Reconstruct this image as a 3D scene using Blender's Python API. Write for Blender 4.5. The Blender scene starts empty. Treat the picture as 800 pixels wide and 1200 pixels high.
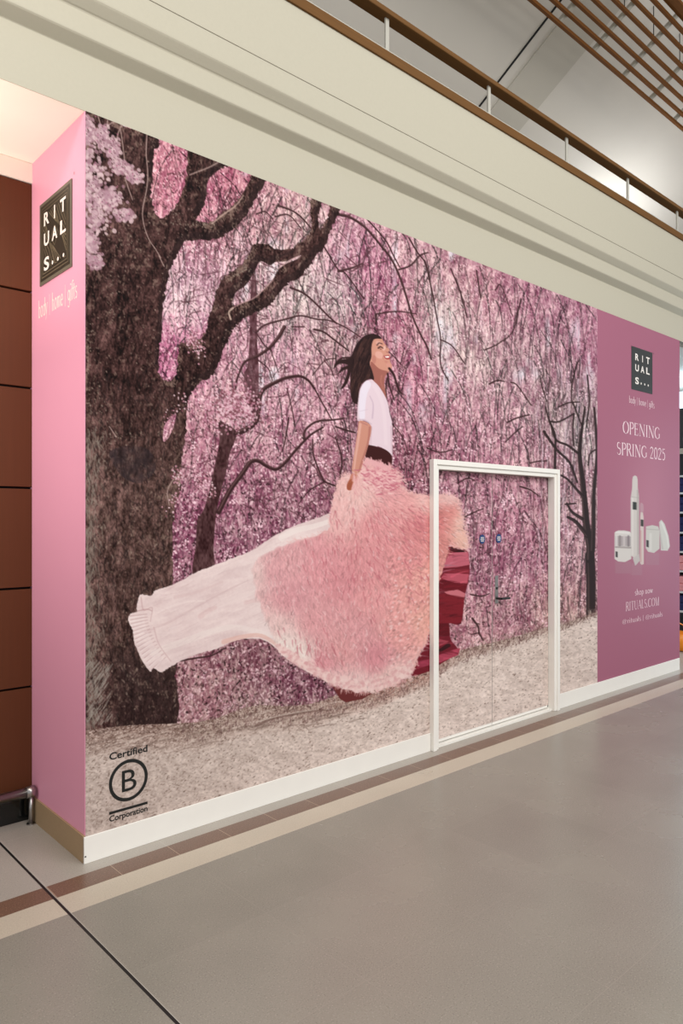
import bpy, bmesh, math, random, re
import numpy as np
from mathutils import Vector, Matrix

# ------------------------------------------------------------------ camera, world, lights, exposure
# World axes: the hoarding's front face is the plane y = 0 (x to the right along it, y into the unit behind,
# z up); its left corner stands at the origin. Camera at eye height in the mall.
SC = bpy.context.scene
COL = SC.collection
AZ = math.radians(47.70)
cam_d = bpy.data.cameras.new('camera')
cam_d.sensor_fit = 'VERTICAL'; cam_d.sensor_height = 36.0; cam_d.lens = 36.0 * 851.0 / 1200.0
cam_d.shift_y = 8.0 / 1200.0
cam_d.clip_start = 0.05; cam_d.clip_end = 200
cam = bpy.data.objects.new('camera', cam_d); COL.objects.link(cam)
Fv = Vector((0.673, 0.740, 0)); Rv = Vector((0.740, -0.673, 0))
cam.location = -(Fv * 3.484 - Rv * 1.228) + Vector((0, 0, 1.65))
cam.rotation_euler = (math.radians(90), 0, math.atan2(0.740, 0.673) - math.radians(90))
SC.camera = cam

W = bpy.data.worlds.new('world'); SC.world = W; W.use_nodes = True
W.node_tree.nodes['Background'].inputs[0].default_value = (0.93, 0.95, 1.0, 1)
W.node_tree.nodes['Background'].inputs[1].default_value = 0.62
def area(name, loc, target, size, power, color, size_y=None, spread=None):
    d = bpy.data.lights.new(name, 'AREA'); d.energy = power; d.color = color; d.size = size
    if size_y: d.shape = 'RECTANGLE'; d.size_y = size_y
    if spread: d.spread = spread
    o = bpy.data.objects.new(name, d); COL.objects.link(o); o.location = loc
    o.rotation_euler = (Vector(target) - Vector(loc)).to_track_quat('-Z', 'Y').to_euler(); return o
area('broad_key_light', (2.2, -7.0, 6.6), (2.4, 0, 1.7), 8.5, 590, (1.0, 0.985, 0.95), 4.0)  # broad key added behind the camera for even light on the wall
area('left_accent_light', (-2.2, -1.8, 5.0), (-0.6, -0.3, 0.0), 0.9, 55, (1.0, 0.95, 0.88))  # unseen accent, added to lift the floor at the left
area('shopfront_lamp', (-1.7, 0.1, 2.1), (-0.1, 0.4, 3.0), 0.9, 20, (1.0, 0.92, 0.84), 0.5)
area('recess_fill_light', (-0.95, 0.30, 2.75), (-0.75, 0.32, 3.6), 0.35, 9, (1.0, 0.85, 0.74), 0.25)  # fill added out of view to brighten the recess ceiling
area('balcony_uplight', (9.8, 2.7, 5.2), (10.0, 2.2, 7.0), 0.5, 80, (0.93, 0.96, 1.0))
area('shop_light', (9.4, 1.2, 3.25), (9.0, 0.8, 0), 1.2, 60, (0.86, 0.94, 1.0), 1.2)
SC.view_settings.view_transform = 'Standard'; SC.view_settings.look = 'None'
SC.view_settings.gamma = 1.0; SC.view_settings.use_curve_mapping = False
SC.view_settings.exposure = 0.0

# ------------------------------------------------------------------ materials
def srgb(c):
    c = [x / 255.0 for x in c[:3]]
    return tuple((x / 12.92 if x <= .04045 else ((x + .055) / 1.055) ** 2.4) for x in c) + (1.0,)
def mat(name, col, rough=.5, metal=0., noise=0., scale=20., bump=0., spec=.5, emit=None, estr=1., stretch=(1, 1, 1), coat=0.):
    m = bpy.data.materials.new(name); m.use_nodes = True; nt = m.node_tree; b = nt.nodes['Principled BSDF']
    c = srgb(col) if max(col) > 1 else tuple(col) + (1,)
    b.inputs['Base Color'].default_value = c; b.inputs['Roughness'].default_value = rough
    b.inputs['Metallic'].default_value = metal; b.inputs['Specular IOR Level'].default_value = spec
    b.inputs['Coat Weight'].default_value = coat
    if emit: b.inputs['Emission Color'].default_value = srgb(emit); b.inputs['Emission Strength'].default_value = estr
    tc = nt.nodes.new('ShaderNodeTexCoord'); mp = nt.nodes.new('ShaderNodeMapping'); mp.inputs['Scale'].default_value = stretch
    nz = nt.nodes.new('ShaderNodeTexNoise'); nz.inputs['Scale'].default_value = scale; nz.inputs['Detail'].default_value = 6
    nt.links.new(tc.outputs['Object'], mp.inputs['Vector']); nt.links.new(mp.outputs[0], nz.inputs['Vector'])
    mx = nt.nodes.new('ShaderNodeMix'); mx.data_type = 'RGBA'
    mx.inputs[6].default_value = tuple(x * (1 - noise) for x in c[:3]) + (1,); mx.inputs[7].default_value = tuple(min(1, x * (1 + noise)) for x in c[:3]) + (1,)
    nt.links.new(nz.outputs['Fac'], mx.inputs[0]); nt.links.new(mx.outputs[2], b.inputs['Base Color'])
    if bump:
        bp = nt.nodes.new('ShaderNodeBump'); bp.inputs['Strength'].default_value = bump; bp.inputs['Distance'].default_value = .002
        nt.links.new(nz.outputs['Fac'], bp.inputs['Height']); nt.links.new(bp.outputs[0], b.inputs['Normal'])
    return m
def mat_print():
    # printed vinyl: the colour of the print is stored on the sheet's vertices
    m = bpy.data.materials.new('printed_vinyl'); m.use_nodes = True; nt = m.node_tree; b = nt.nodes['Principled BSDF']
    a = nt.nodes.new('ShaderNodeAttribute'); a.attribute_name = 'ink'
    nt.links.new(a.outputs['Color'], b.inputs['Base Color'])
    b.inputs['Roughness'].default_value = .6; b.inputs['Specular IOR Level'].default_value = .08
    return m
M = dict(
    ink=mat_print(),
    pink=mat('pink_vinyl', (236, 164, 188), .42, noise=.02, scale=2, spec=.35),
    white_paint=mat('white_gloss_paint', (240, 236, 228), .4, noise=.03, scale=8),
    tan=mat('tan_board', (168, 142, 108), .55, noise=.08, scale=30, stretch=(1, 1, 6)),
    plaster=mat('cream_fascia_plaster', (184, 178, 160), .8, noise=.03, scale=60, bump=.15, spec=.2),
    ceil_cream=mat('recess_ceiling_paint', (246, 240, 226), .8, noise=.02, scale=5, spec=.2),
    roof=mat('roof_ceiling_paint', (206, 200, 190), .8, noise=.05, scale=1.2, spec=.2),
    rib=mat('roof_rib_paint', (188, 182, 170), .8, noise=.05, scale=1.2, spec=.2),
    wood_rail=mat('brown_handrail_wood', (104, 70, 32), .7, spec=.2, noise=.25, scale=6, stretch=(.6, 12, 12)),
    wood_slat=mat('brown_ceiling_slat_wood', (104, 64, 26), .8, spec=.15, noise=.2, scale=6, stretch=(.6, 12, 12)),
    wood_wall=mat('dark_brown_wall_panel', (90, 48, 24), .6, noise=.10, spec=.25, scale=4, stretch=(12, 12, .8)),
    gap=mat('dark_gap', (16, 12, 10), .8), black_glass=mat('black_glass', (14, 16, 16), .12, spec=.6),
    steel=mat('brushed_steel', (176, 172, 168), .28, metal=1., noise=.05, scale=80),
    grey_steel=mat('painted_grey_metal', (176, 172, 160), .5, noise=.05),
    wire=mat('black_wire', (20, 18, 16), .6), black_ink=mat('black_ink', (9, 11, 9), .5), seam=mat('thin_grey_seam', (120, 112, 96), .8),
    white_ink=mat('white_ink', (238, 230, 222), .5), pale_ink=mat('pale_pink_ink', (236, 204, 210), .5),
    plaque=mat('dark_olive_plaque', (48, 44, 36), .45, noise=.1), plaque_line=mat('bronze_plaque_line', (112, 102, 82), .4), plaque_edge=mat('grey_plaque_edge', (104, 98, 84), .45),
    plaque_front=mat('black_plaque', (36, 38, 36), .5, noise=.1),
    blue=mat('blue_sign', (24, 56, 110), .4), black=mat('black_plastic', (20, 20, 20), .4),
    navy=mat('navy_fabric', (26, 36, 84), .8, noise=.3, scale=20), shelf=mat('white_shelf_metal', (214, 220, 222), .35, noise=.02),
    rosy=mat('pink_fabric', (226, 150, 156), .8, noise=.2), orange=mat('orange_plastic', (236, 140, 20), .45, noise=.05),
    shopwall=mat('shop_wall_paint', (200, 196, 184), .7, noise=.02), screen=mat('dark_grey_panel', (50, 54, 56), .4),
    lit=mat('lit_panel', (220, 240, 244), .5, emit=(206, 230, 250), estr=3.2),
)
# floor: terrazzo tiles
def terrazzo(name, base, light, dark, joints, gloss=.32, tile=.6, blotch=.05, jcol=None, ox=-.223, oy=-.345):
    m = bpy.data.materials.new(name); m.use_nodes = True; nt = m.node_tree; b = nt.nodes['Principled BSDF']; N = nt.nodes.new; L = nt.links.new
    tc = N('ShaderNodeTexCoord')
    v1 = N('ShaderNodeTexNoise'); v1.inputs['Scale'].default_value = 170; v1.inputs['Detail'].default_value = 3
    r1 = N('ShaderNodeValToRGB'); e = r1.color_ramp.elements
    e[0].position = .35; e[0].color = srgb(dark); e[1].position = .65; e[1].color = srgb(light)
    k = e.new(.40); k.color = srgb(base); k = e.new(.62); k.color = srgb(base)
    L(tc.outputs['Object'], v1.inputs['Vector']); L(v1.outputs['Fac'], r1.inputs[0])
    v2 = N('ShaderNodeTexNoise'); v2.inputs['Scale'].default_value = 2.2; v2.inputs['Detail'].default_value = 5; L(tc.outputs['Object'], v2.inputs['Vector'])
    mr = N('ShaderNodeMapRange'); mr.inputs[1].default_value = .3; mr.inputs[2].default_value = .7; mr.inputs[3].default_value = 1 - blotch; mr.inputs[4].default_value = 1 + blotch
    L(v2.outputs['Fac'], mr.inputs[0])
    mu = N('ShaderNodeMix'); mu.data_type = 'RGBA'; mu.blend_type = 'MULTIPLY'; mu.inputs[0].default_value = 1
    L(r1.outputs[0], mu.inputs[6]); L(mr.outputs[0], mu.inputs[7])
    out = mu.outputs[2]
    if joints:
        mp = N('ShaderNodeMapping'); mp.inputs['Location'].default_value = (-ox, -oy, 0); L(tc.outputs['Object'], mp.inputs[0])
        bk = N('ShaderNodeTexBrick'); bk.offset = 0; bk.inputs['Scale'].default_value = 1; bk.inputs['Brick Width'].default_value = tile; bk.inputs['Row Height'].default_value = tile
        bk.inputs['Mortar Size'].default_value = .0022; bk.inputs['Mortar Smooth'].default_value = .6
        bk.inputs['Color1'].default_value = (.97, .97, .97, 1); bk.inputs['Color2'].default_value = (1.05, 1.05, 1.05, 1); bk.inputs['Mortar'].default_value = (0, 0, 0, 1)
        L(mp.outputs[0], bk.inputs['Vector'])
        m2 = N('ShaderNodeMix'); m2.data_type = 'RGBA'; m2.blend_type = 'MULTIPLY'; m2.inputs[0].default_value = .6; L(out, m2.inputs[6]); L(bk.outputs['Color'], m2.inputs[7])
        m3 = N('ShaderNodeMix'); m3.data_type = 'RGBA'; L(bk.outputs['Fac'], m3.inputs[0]); L(m2.outputs[2], m3.inputs[6]); m3.inputs[7].default_value = srgb(jcol or light)
        out = m3.outputs[2]
    L(out, b.inputs['Base Color'])
    rr = N('ShaderNodeMapRange'); rr.inputs[3].default_value = gloss - .06; rr.inputs[4].default_value = gloss + .1; L(v2.outputs['Fac'], rr.inputs[0]); L(rr.outputs[0], b.inputs['Roughness'])
    b.inputs['Specular IOR Level'].default_value = .5
    return m
M['floor'] = terrazzo('grey_terrazzo', (140, 134, 123), (158, 151, 140), (124, 118, 107), True, .24, jcol=(149, 142, 131))
M['floor_back'] = terrazzo('pale_terrazzo', (164, 156, 146), (180, 172, 162), (146, 138, 128), True, oy=-.105+.0)
M['cream'] = terrazzo('cream_terrazzo', (188, 176, 158), (200, 190, 172), (170, 158, 140), False, .28, jcol=(180, 170, 150))
M['brown'] = terrazzo('red_brown_terrazzo', (112, 84, 68), (152, 120, 102), (78, 54, 44), True, .30, tile=.3, jcol=(176, 150, 128), oy=-.3)

# ------------------------------------------------------------------ helpers
def tag(o, label=None, cat=None, group=None, kind=None):
    if label: o['label'] = label
    if cat: o['category'] = cat
    if group: o['group'] = group
    if kind: o['kind'] = kind
    return o
def empty(name, loc=(0, 0, 0)):
    o = bpy.data.objects.new(name, None); COL.objects.link(o); o.location = loc; o.empty_display_size = .1; return o
def mesh_obj(name, verts, faces, m, parent=None, smooth=False):
    me = bpy.data.meshes.new(name); me.from_pydata([tuple(v) for v in verts], [], faces); me.update()
    o = bpy.data.objects.new(name, me); COL.objects.link(o); me.materials.append(m)
    if smooth:
        for p in me.polygons: p.use_smooth = True
    if parent is not None:
        o.parent = parent; o.matrix_parent_inverse = Matrix.Translation(-parent_loc(parent))
    return o
def parent_loc(p):
    v = Vector(p.location)
    if p.parent is not None: v = v + parent_loc(p.parent)  if p.type == 'EMPTY' else v
    return v
class MB:
    def __init__(s): s.v = []; s.f = []
    def add(s, v, f):
        n = len(s.v); s.v += [tuple(map(float, q)) for q in v]; s.f += [tuple(i + n for i in g) for g in f]; return s
    def box(s, x0, x1, y0, y1, z0, z1, c=0.):
        if c <= 0:
            v = [(x, y, z) for x in (x0, x1) for y in (y0, y1) for z in (z0, z1)]
            return s.add(v, [(0, 1, 3, 2), (4, 6, 7, 5), (0, 4, 5, 1), (2, 3, 7, 6), (0, 2, 6, 4), (1, 5, 7, 3)])
        bm = bmesh.new(); bmesh.ops.create_cube(bm, size=1)
        for q in bm.verts: q.co = Vector(((x0+x1)/2 + q.co.x*(x1-x0), (y0+y1)/2 + q.co.y*(y1-y0), (z0+z1)/2 + q.co.z*(z1-z0)))
        bmesh.ops.bevel(bm, geom=bm.edges[:], offset=c, segments=2, affect='EDGES', profile=.5)
        bm.verts.index_update(); s.add([q.co for q in bm.verts], [[q.index for q in f.verts] for f in bm.faces]); bm.free(); return s
    def tube(s, pts, r, n=12, cap=True):
        pts = [Vector(p) for p in pts]; rings = []
        for i, p in enumerate(pts):
            d = (pts[min(i+1, len(pts)-1)] - pts[max(i-1, 0)]).normalized()
            u = d.cross(Vector((0, 0, 1)) if abs(d.z) < .9 else Vector((1, 0, 0))).normalized(); w = d.cross(u)
            rings.append([p + (u*math.cos(a) + w*math.sin(a)) * r for a in [2*math.pi*k/n for k in range(n)]])
        v = [q for g in rings for q in g]; f = [(i*n+k, i*n+(k+1) % n, (i+1)*n+(k+1) % n, (i+1)*n+k) for i in range(len(pts)-1) for k in range(n)]
        if cap: f += [tuple(range(n))[::-1], tuple((len(pts)-1)*n + k for k in range(n))]
        return s.add(v, f)
    def extrude(s, prof, x0, x1):    # closed profile in (y, z) swept along x
        n = len(prof); v = [(x0, y, z) for y, z in prof] + [(x1, y, z) for y, z in prof]
        return s.add(v, [(i, (i+1) % n, n+(i+1) % n, n+i) for i in range(n)] + [tuple(range(n))[::-1], tuple(range(n, 2*n))])
    def build(s, name, m, parent=None, smooth=False): return mesh_obj(name, s.v, s.f, m, parent, smooth)
def struct(name, mb, m, parent=None):
    o = mb.build(name, m, parent)
    if parent is None: o['kind'] = 'structure'
    return o

# ---- lettering. Flat vinyl letters; (u, v) on the sheet goes to space through a frame function
def front(u, v, d=0.): return (u, -.0035 - d, v)          # on the front face of the hoarding
def side(u, v, d=0.): return (-.0035 - d, .71 - u, v)      # on the left return: u runs from the far edge to the corner
def sans(name, text, u0, u1, v, h, frame, m, parent, d=0., bold=0.):
    cu = bpy.data.curves.new(name, 'FONT'); cu.body = text; cu.size = 1; cu.resolution_u = 4; cu.offset = bold
    t = bpy.data.objects.new(name, cu); COL.objects.link(t)
    dg = bpy.context.evaluated_depsgraph_get(); me = bpy.data.meshes.new_from_object(t.evaluated_get(dg)); bpy.data.objects.remove(t); bpy.data.curves.remove(cu)
    co = np.array([q.co[:] for q in me.vertices]); a, b = co.min(0), co.max(0)
    kx = (u1 - u0) / (b[0] - a[0]); kz = h / .70
    V = [frame(u0 + (c[0] - a[0]) * kx, v + c[1] * kz, d) for c in co]
    F = [tuple(p.vertices) for p in me.polygons]; bpy.data.meshes.remove(me)
    return mesh_obj(name, V, F, m, parent)
def arc(cx, cy, rx, ry, a0, a1, n=10): return [(cx + rx*math.cos(math.radians(a0 + (a1-a0)*i/n)), cy + ry*math.sin(math.radians(a0 + (a1-a0)*i/n))) for i in range(n+1)]
T_, K_ = .035, .1      # thin and thick pen
def tick(x, y, w=.09): return ([(x - w, y), (x + w, y)], T_)
def stem(x, y0=0, y1=1, w=K_): return [([(x, y0), (x, y1)], w), tick(x, y0 + .015), tick(x, y1 - .015)]
GL = {  # a roman alphabet drawn with thick stems, thin joins and serifs: strokes and advance
 'O': ([(arc(.38, .5, .33, .48, 60, 120), T_), (arc(.38, .5, .33, .48, 120, 240), K_), (arc(.38, .5, .33, .48, 240, 300), T_), (arc(.38, .5, .33, .48, -60, 60), K_)], .8),
 'P': (stem(.14) + [([(.14, .98), (.34, .98)], T_), (arc(.34, .74, .2, .24, 90, -90), K_*.8), ([(.34, .5), (.14, .5)], T_)], .6),
 'E': (stem(.14) + [([(.14, .98), (.5, .98), (.5, .84)], T_), ([(.14, .52), (.42, .52)], T_), ([(.42, .6), (.42, .44)], T_), ([(.14, .02), (.53, .02), (.55, .2)], T_)], .64),
 'N': ([([(.14, 0), (.14, 1)], T_), tick(.14, .015), tick(.12, .985), ([(.14, 1), (.68, 0)], K_), ([(.68, 0), (.68, 1)], T_), tick(.68, .985)], .86),
 'I': (stem(.16), .36),
 'G': ([(arc(.4, .5, .34, .48, 40, 120), T_*1.4), (arc(.4, .5, .34, .48, 120, 240), K_), (arc(.4, .5, .34, .48, 240, 320), T_*1.4), ([(.66, .1), (.66, .42)], K_*.8), tick(.66, .42)], .84),
 'S': ([(arc(.28, .75, .18, .23, 30, 100), T_), (arc(.28, .75, .18, .23, 100, 270), K_*.75), (arc(.28, .27, .21, .25, 90, -80), K_*.8), (arc(.28, .27, .21, .25, -80, -160), T_)], .58),
 'R': (stem(.14) + [([(.14, .98), (.34, .98)], T_), (arc(.34, .75, .19, .23, 90, -90), K_*.8), ([(.34, .52), (.14, .52)], T_), ([(.32, .52), (.62, 0)], K_), tick(.64, .015, .05)], .7),
 'U': ([([(.14, 1), (.14, .3)], K_), (arc(.38, .3, .24, .28, 180, 270), K_*.7), (arc(.38, .3, .24, .28, 270, 360), T_), ([(.62, .3), (.62, 1)], T_), tick(.14, .985), tick(.62, .985)], .76),
 'A': ([([(.06, 0), (.36, 1)], T_), ([(.36, 1), (.66, 0)], K_), ([(.16, .35), (.56, .35)], T_), tick(.06, .015), tick(.66, .015)], .74),
 'L': (stem(.14) + [([(.14, .02), (.5, .02), (.52, .2)], T_)], .58),
 'T': (stem(.32) + [([(.04, .84), (.04, .98), (.6, .98), (.6, .84)], T_)], .66),
 'C': ([(arc(.4, .5, .34, .48, 40, 120), T_*1.4), (arc(.4, .5, .34, .48, 120, 240), K_), (arc(.4, .5, .34, .48, 240, 320), T_*1.4)], .76),
 'M': ([([(.14, 0), (.14, 1)], T_), tick(.14, .015), tick(.12, .985), ([(.14, 1), (.44, 0)], K_), ([(.44, 0), (.74, 1)], T_), ([(.74, 1), (.74, 0)], K_), tick(.74, .015)], .92),
 '2': ([(arc(.26, .72, .19, .26, 160, 0), K_*.7), ([(.45, .72), (.06, .04)], T_*1.5), ([(.06, .04), (.48, .04)], K_*.7)], .56),
 '0': ([(arc(.27, .5, .2, .48, 0, 360, 20), K_*.7)], .56),
 '5': ([([(.44, .96), (.14, .96), (.12, .58)], T_*1.6), (arc(.24, .33, .2, .31, 110, -130), K_*.7)], .54),
 '.': ([([(.1, 0), (.1, .1)], K_)], .24), ' ': ([], .3), '|': ([([(.1, -.15), (.1, 1)], T_*1.3)], .26),
 '@': ([(arc(.4, .4, .36, .42, 0, 320, 18), T_*1.4), (arc(.4, .4, .16, .2, 0, 360, 12), T_*1.6)], .86),
 'b': ([([(.12, 0), (.12, 1)], K_*.8), (arc(.26, .3, .16, .29, 0, 360, 16), K_*.6)], .5), 'd': ([([(.4, 0), (.4, 1)], K_*.8), (arc(.25, .3, .17, .29, 0, 360, 16), K_*.6)], .52),
 'o': ([(arc(.26, .3, .19, .29, 0, 360, 16), K_*.65)], .52), 'y': ([([(.06, .6), (.24, 0)], K_*.8), ([(.42, .6), (.24, 0), (.1, -.3)], T_*1.3), tick(.06, .6, .07), tick(.42, .6, .07)], .48),
 'h': ([([(.12, 0), (.12, 1)], K_*.8), (arc(.26, .36, .15, .23, 180, 0), T_*1.5), ([(.41, .36), (.41, 0)], K_*.8), tick(.12, .01, .08), tick(.41, .01, .08)], .54),
 'm': ([([(.12, 0), (.12, .6)], K_*.8), (arc(.24, .38, .12, .21, 180, 0), T_*1.5), ([(.36, .38), (.36, 0)], K_*.8), (arc(.48, .38, .12, .21, 180, 0), T_*1.5), ([(.6, .38), (.6, 0)], K_*.8)], .74),
 'n': ([([(.12, 0), (.12, .6)], K_*.8), (arc(.26, .36, .15, .23, 180, 0), T_*1.5), ([(.41, .36), (.41, 0)], K_*.8), tick(.12, .01, .08), tick(.41, .01, .08)], .54),
 'e': ([(arc(.25, .3, .18, .29, 0, 315, 14), K_*.65), ([(.07, .32), (.42, .32)], T_*1.2)], .48),
 'g': ([(arc(.24, .34, .16, .24, 0, 360, 14), K_*.6), ([(.4, .58), (.4, -.1)], K_*.7), (arc(.24, -.1, .16, .18, 0, -150), T_*1.4)], .5),
 'i': ([([(.12, 0), (.12, .6)], K_*.8), ([(.12, .8), (.12, .9)], K_), tick(.12, .01, .08)], .26), 'f': ([([(.14, 0), (.14, .82)], K_*.8), (arc(.26, .82, .12, .16, 180, 50), T_*1.6), ([(.04, .58), (.3, .58)], T_*1.2)], .32),
 't': ([([(.14, .82), (.14, .12)], K_*.8), (arc(.24, .12, .1, .12, 180, 290), T_*1.5), ([(.04, .58), (.3, .58)], T_*1.2)], .34),
 's': ([(arc(.2, .45, .12, .14, 40, 270), K_*.55), (arc(.2, .15, .13, .15, 90, -140), K_*.6)], .38), 'p': ([([(.12, -.3), (.12, .6)], K_*.8), (arc(.26, .3, .16, .29, 0, 360, 16), K_*.6), tick(.12, -.29, .08)], .5),
 'w': ([([(.06, .6), (.2, 0)], K_*.8), ([(.2, 0), (.34, .6)], T_*1.3), ([(.34, .6), (.48, 0)], K_*.8), ([(.48, 0), (.62, .6)], T_*1.3)], .68),
 'r': ([([(.12, 0), (.12, .6)], K_*.8), (arc(.26, .42, .14, .17, 170, 60), T_*1.8)], .36), 'u': ([([(.1, .6), (.1, .2)], K_*.8), (arc(.24, .2, .14, .19, 180, 360), T_*1.6), ([(.38, .6), (.38, 0)], K_*.8)], .5),
 'a': ([(arc(.22, .42, .16, .17, 160, 0), T_*1.5), ([(.38, .42), (.38, 0)], K_*.8), (arc(.22, .17, .15, .16, 0, 360, 12), K_*.5)], .48), 'l': ([([(.12, 0), (.12, 1)], K_*.8)], .24)}
def ribbon(mb, pts, w, put):
    P = [Vector((p[0], p[1])) for p in pts]
    Lf, Rt = [], []
    for i, p in enumerate(P):
        d = (P[min(i+1, len(P)-1)] - P[max(i-1, 0)]); d = d.normalized() if d.length else Vector((1, 0)); n = Vector((-d.y, d.x)) * w / 2
        Lf.append(p + n); Rt.append(p - n)
    v = [put(*q) for q in Lf] + [put(*q) for q in Rt]; k = len(P)
    mb.add(v, [(i, i+1, k+i+1, k+i) for i in range(k-1)])
def serif(name, text, u0, u1, v, h, frame, m, parent, d=0., wt=1.):
    # each word is a piece of lettering of its own
    tot = sum(GL[c][1] for c in text); kx = (u1 - u0) / tot; x = 0; n = 0
    for word in re.findall(r'\S+|\s+', text):
        mb = MB()
        for ch in word:
            for pts, w in GL[ch][0]:
                n += 1; e = d + .00002 * (n % 7)
                ribbon(mb, pts, w * wt, lambda a, b, x=x, e=e: frame(u0 + (x + a) * kx, v + b * h, e))
            x += GL[ch][1]
        if mb.v: mb.build(name, m, parent)

# ------------------------------------------------------------------ the shell
H = 3.607; BB = .127; XE = 6.65
DX0, DX1, DZ1 = 2.575, 4.10, 2.005          # door opening
# hoarding front wall, with its door opening
struct('wall_front', MB().box(0, DX0 - .03, 0, .12, 0, H).box(DX1 + .03, XE, 0, .12, 0, H).box(DX0 - .03, DX1 + .03, 0, .12, DZ1 + .03, H), M['pink'])
struct('wall_left', MB().box(.001, .1, .12, .80, 0, H), M['pink'])
struct('wall_right', MB().box(XE - .1, XE, .12, 1.6, 0, H), M['shopwall'])
# recess at the left: panelled shopfront
pw = MB()
zs = [.16, .725, 1.27, 1.82, 2.37, 2.90, 3.50]
for xa, xb in ((-3.2, -1.604), (-1.596, 0)):
    for a, b in zip(zs[:-1], zs[1:]): pw.box(xa, xb, .71, .74, a + .006, b - .006, .002)
struct('wall_recess', pw, M['wood_wall'])
struct('wall_recess_backing', MB().box(-3.2, 0.0, .745, .8, 0, H), M['gap'])
struct('trim_recess_top', MB().box(-3.2, 0, .70, .745, 3.50, H - .002), M['ceil_cream'])
struct('trim_recess_base', MB().box(-3.2, 0, .70, .745, 0, .155), M['black_glass'])
struct('ceiling_recess', MB().box(-3.2, XE, .0045, .8, H, H + .12), M['ceil_cream'])
# fascia above, stepping out in coves
prof = [(.12, H + .125), (.004, H + .125), (.004, H), (0.0, H), (0.0, 3.880)]
def cove(y0, z0, y1, z1, n=6):     # soft quarter turn from a riser into the step above
    return [(y0 + (y1 - y0) * (1 - math.cos(math.pi/2*i/n)), z0 + (z1 - z0) * math.sin(math.pi/2*i/n)) for i in range(n + 1)]
prof += [(-.003, 3.884), (-.010, 3.889), (-.054, 3.921), (-.059, 3.927), (-.060, 3.934), (-.060, 4.034), (-.063, 4.040), (-.070, 4.045), (-.104, 4.079), (-.109, 4.086), (-.110, 4.094), (-.110, 4.640), (.12, 4.640)]
struct('wall_fascia', MB().extrude(prof, -4, 16), M['plaster'])
struct('trim_fascia_seam', MB().box(-4, 16, -.1120, -.1095, 4.214, 4.2170), M['seam'])
struct('balcony_floor', MB().box(-4, 16, .12, 2.2, 4.3, 4.5), M['plaster'])
struct('trim_fascia_return', MB().box(XE - .1, 16, .12, 4.2, H, H + .12), M['shopwall'])
# floor
struct('floor', MB().box(-5, 16, -9, -.395, -.06, 0), M['floor'])
struct('trim_cream_band', MB().box(-5, 16, -.395, -.233, -.06, 0), M['cream'])
struct('trim_brown_band', MB().box(-5, 16, -.233, -.105, -.06, 0), M['brown'])
struct('floor_recess', MB().box(-5, 16, -.105, 5, -.06, 0), M['floor_back'])
struct('trim_floor_joint', MB().box(-.241, -.230, -9, .70, -.01, .0012), M['black'])
struct('trim_floor_joint_edge', MB().box(-.230, -.2275, -9, .70, -.01, .0014), M['grey_steel'])
# baseboards
struct('baseboard_front', MB().box(-.012, DX0 - .07, -.014, -.0045, 0, BB, .0015).box(DX1 + .07, XE, -.014, -.0045, 0, BB, .0015), M['white_paint'])
struct('baseboard_left', MB().box(-.013, 0, .0, .70, 0, BB + .003), M['tan'])
tag(MB().tube([(-.006, -.0155, .035), (-.006, -.013, .035)], .004, 10).build('screw', M['black']), 'small dark screw head at the left end of the white baseboard', 'screw')

# upper hall: pitched ceiling falling away behind the balcony
def zc(y): return 8.35 - .64 * y
def slab(x0, x1, y0, y1, dz, th):
    mb = MB(); v = []
    for x in (x0, x1):
        for y in (y0, y1):
            for t in (0, th): v.append((x, y, zc(y) + dz + t))
    return mb.add(v, [(0, 1, 3, 2), (4, 6, 7, 5), (0, 4, 5, 1), (2, 3, 7, 6), (0, 2, 6, 4), (1, 5, 7, 3)])
struct('ceiling_upper', slab(-2, 22, -2.6, 5.9, 0, .1), M['roof'])
struct('trim_ceiling_rib', slab(6.28, 6.95, -2.6, 5.9, -.02, .019), M['rib'])
struct('trim_ceiling_seam', slab(6.07, 6.095, -2.6, 5.9, -.012, .011), M['gap'])
struct('wall_upper_back', MB().box(-2, 22, 5.6, 5.7, 4.3, 5.2), M['roof'])

# ------------------------------------------------------------------ door
dr = MB(); P, J = .030, .068
dr.box(DX0 - J, DX0, -P, .10, 0, DZ1 + J, .004).box(DX1, DX1 + J, -P, .10, 0, DZ1 + J, .004).box(DX0 + .0005, DX1 - .0005, -P, .10, DZ1, DZ1 + J, .004)
for xa_, xb_ in ((DX0 - J - .001, DX0 - J + .036), (DX1 + J - .036, DX1 + J + .001)): dr.box(xa_, xb_, -P - .012, -P + .004, 0, DZ1 + J + .001, .003)
dr.box(DX0 - J + .0365, DX1 + J - .0365, -P - .012, -P + .004, DZ1 + J - .036, DZ1 + J + .001, .003)
door = struct('door_1', dr, M['white_paint'])
st = MB().box(DX0, DX0 + .012, .032, .05, 0, DZ1 - .001).box(DX1 - .012, DX1, .032, .05, 0, DZ1 - .001)
st.build('door_stop', M['white_paint'], door)
MB().box(DX0, DX1, -.002, .09, 0, .016).build('threshold', M['white_paint'], door)
MB().box(DX0 - .02, DX1 + .02, .101, .118, 0, DZ1 + .02).build('door_backing', M['gap'], door)
LY = .030; XM = 3.29
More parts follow.
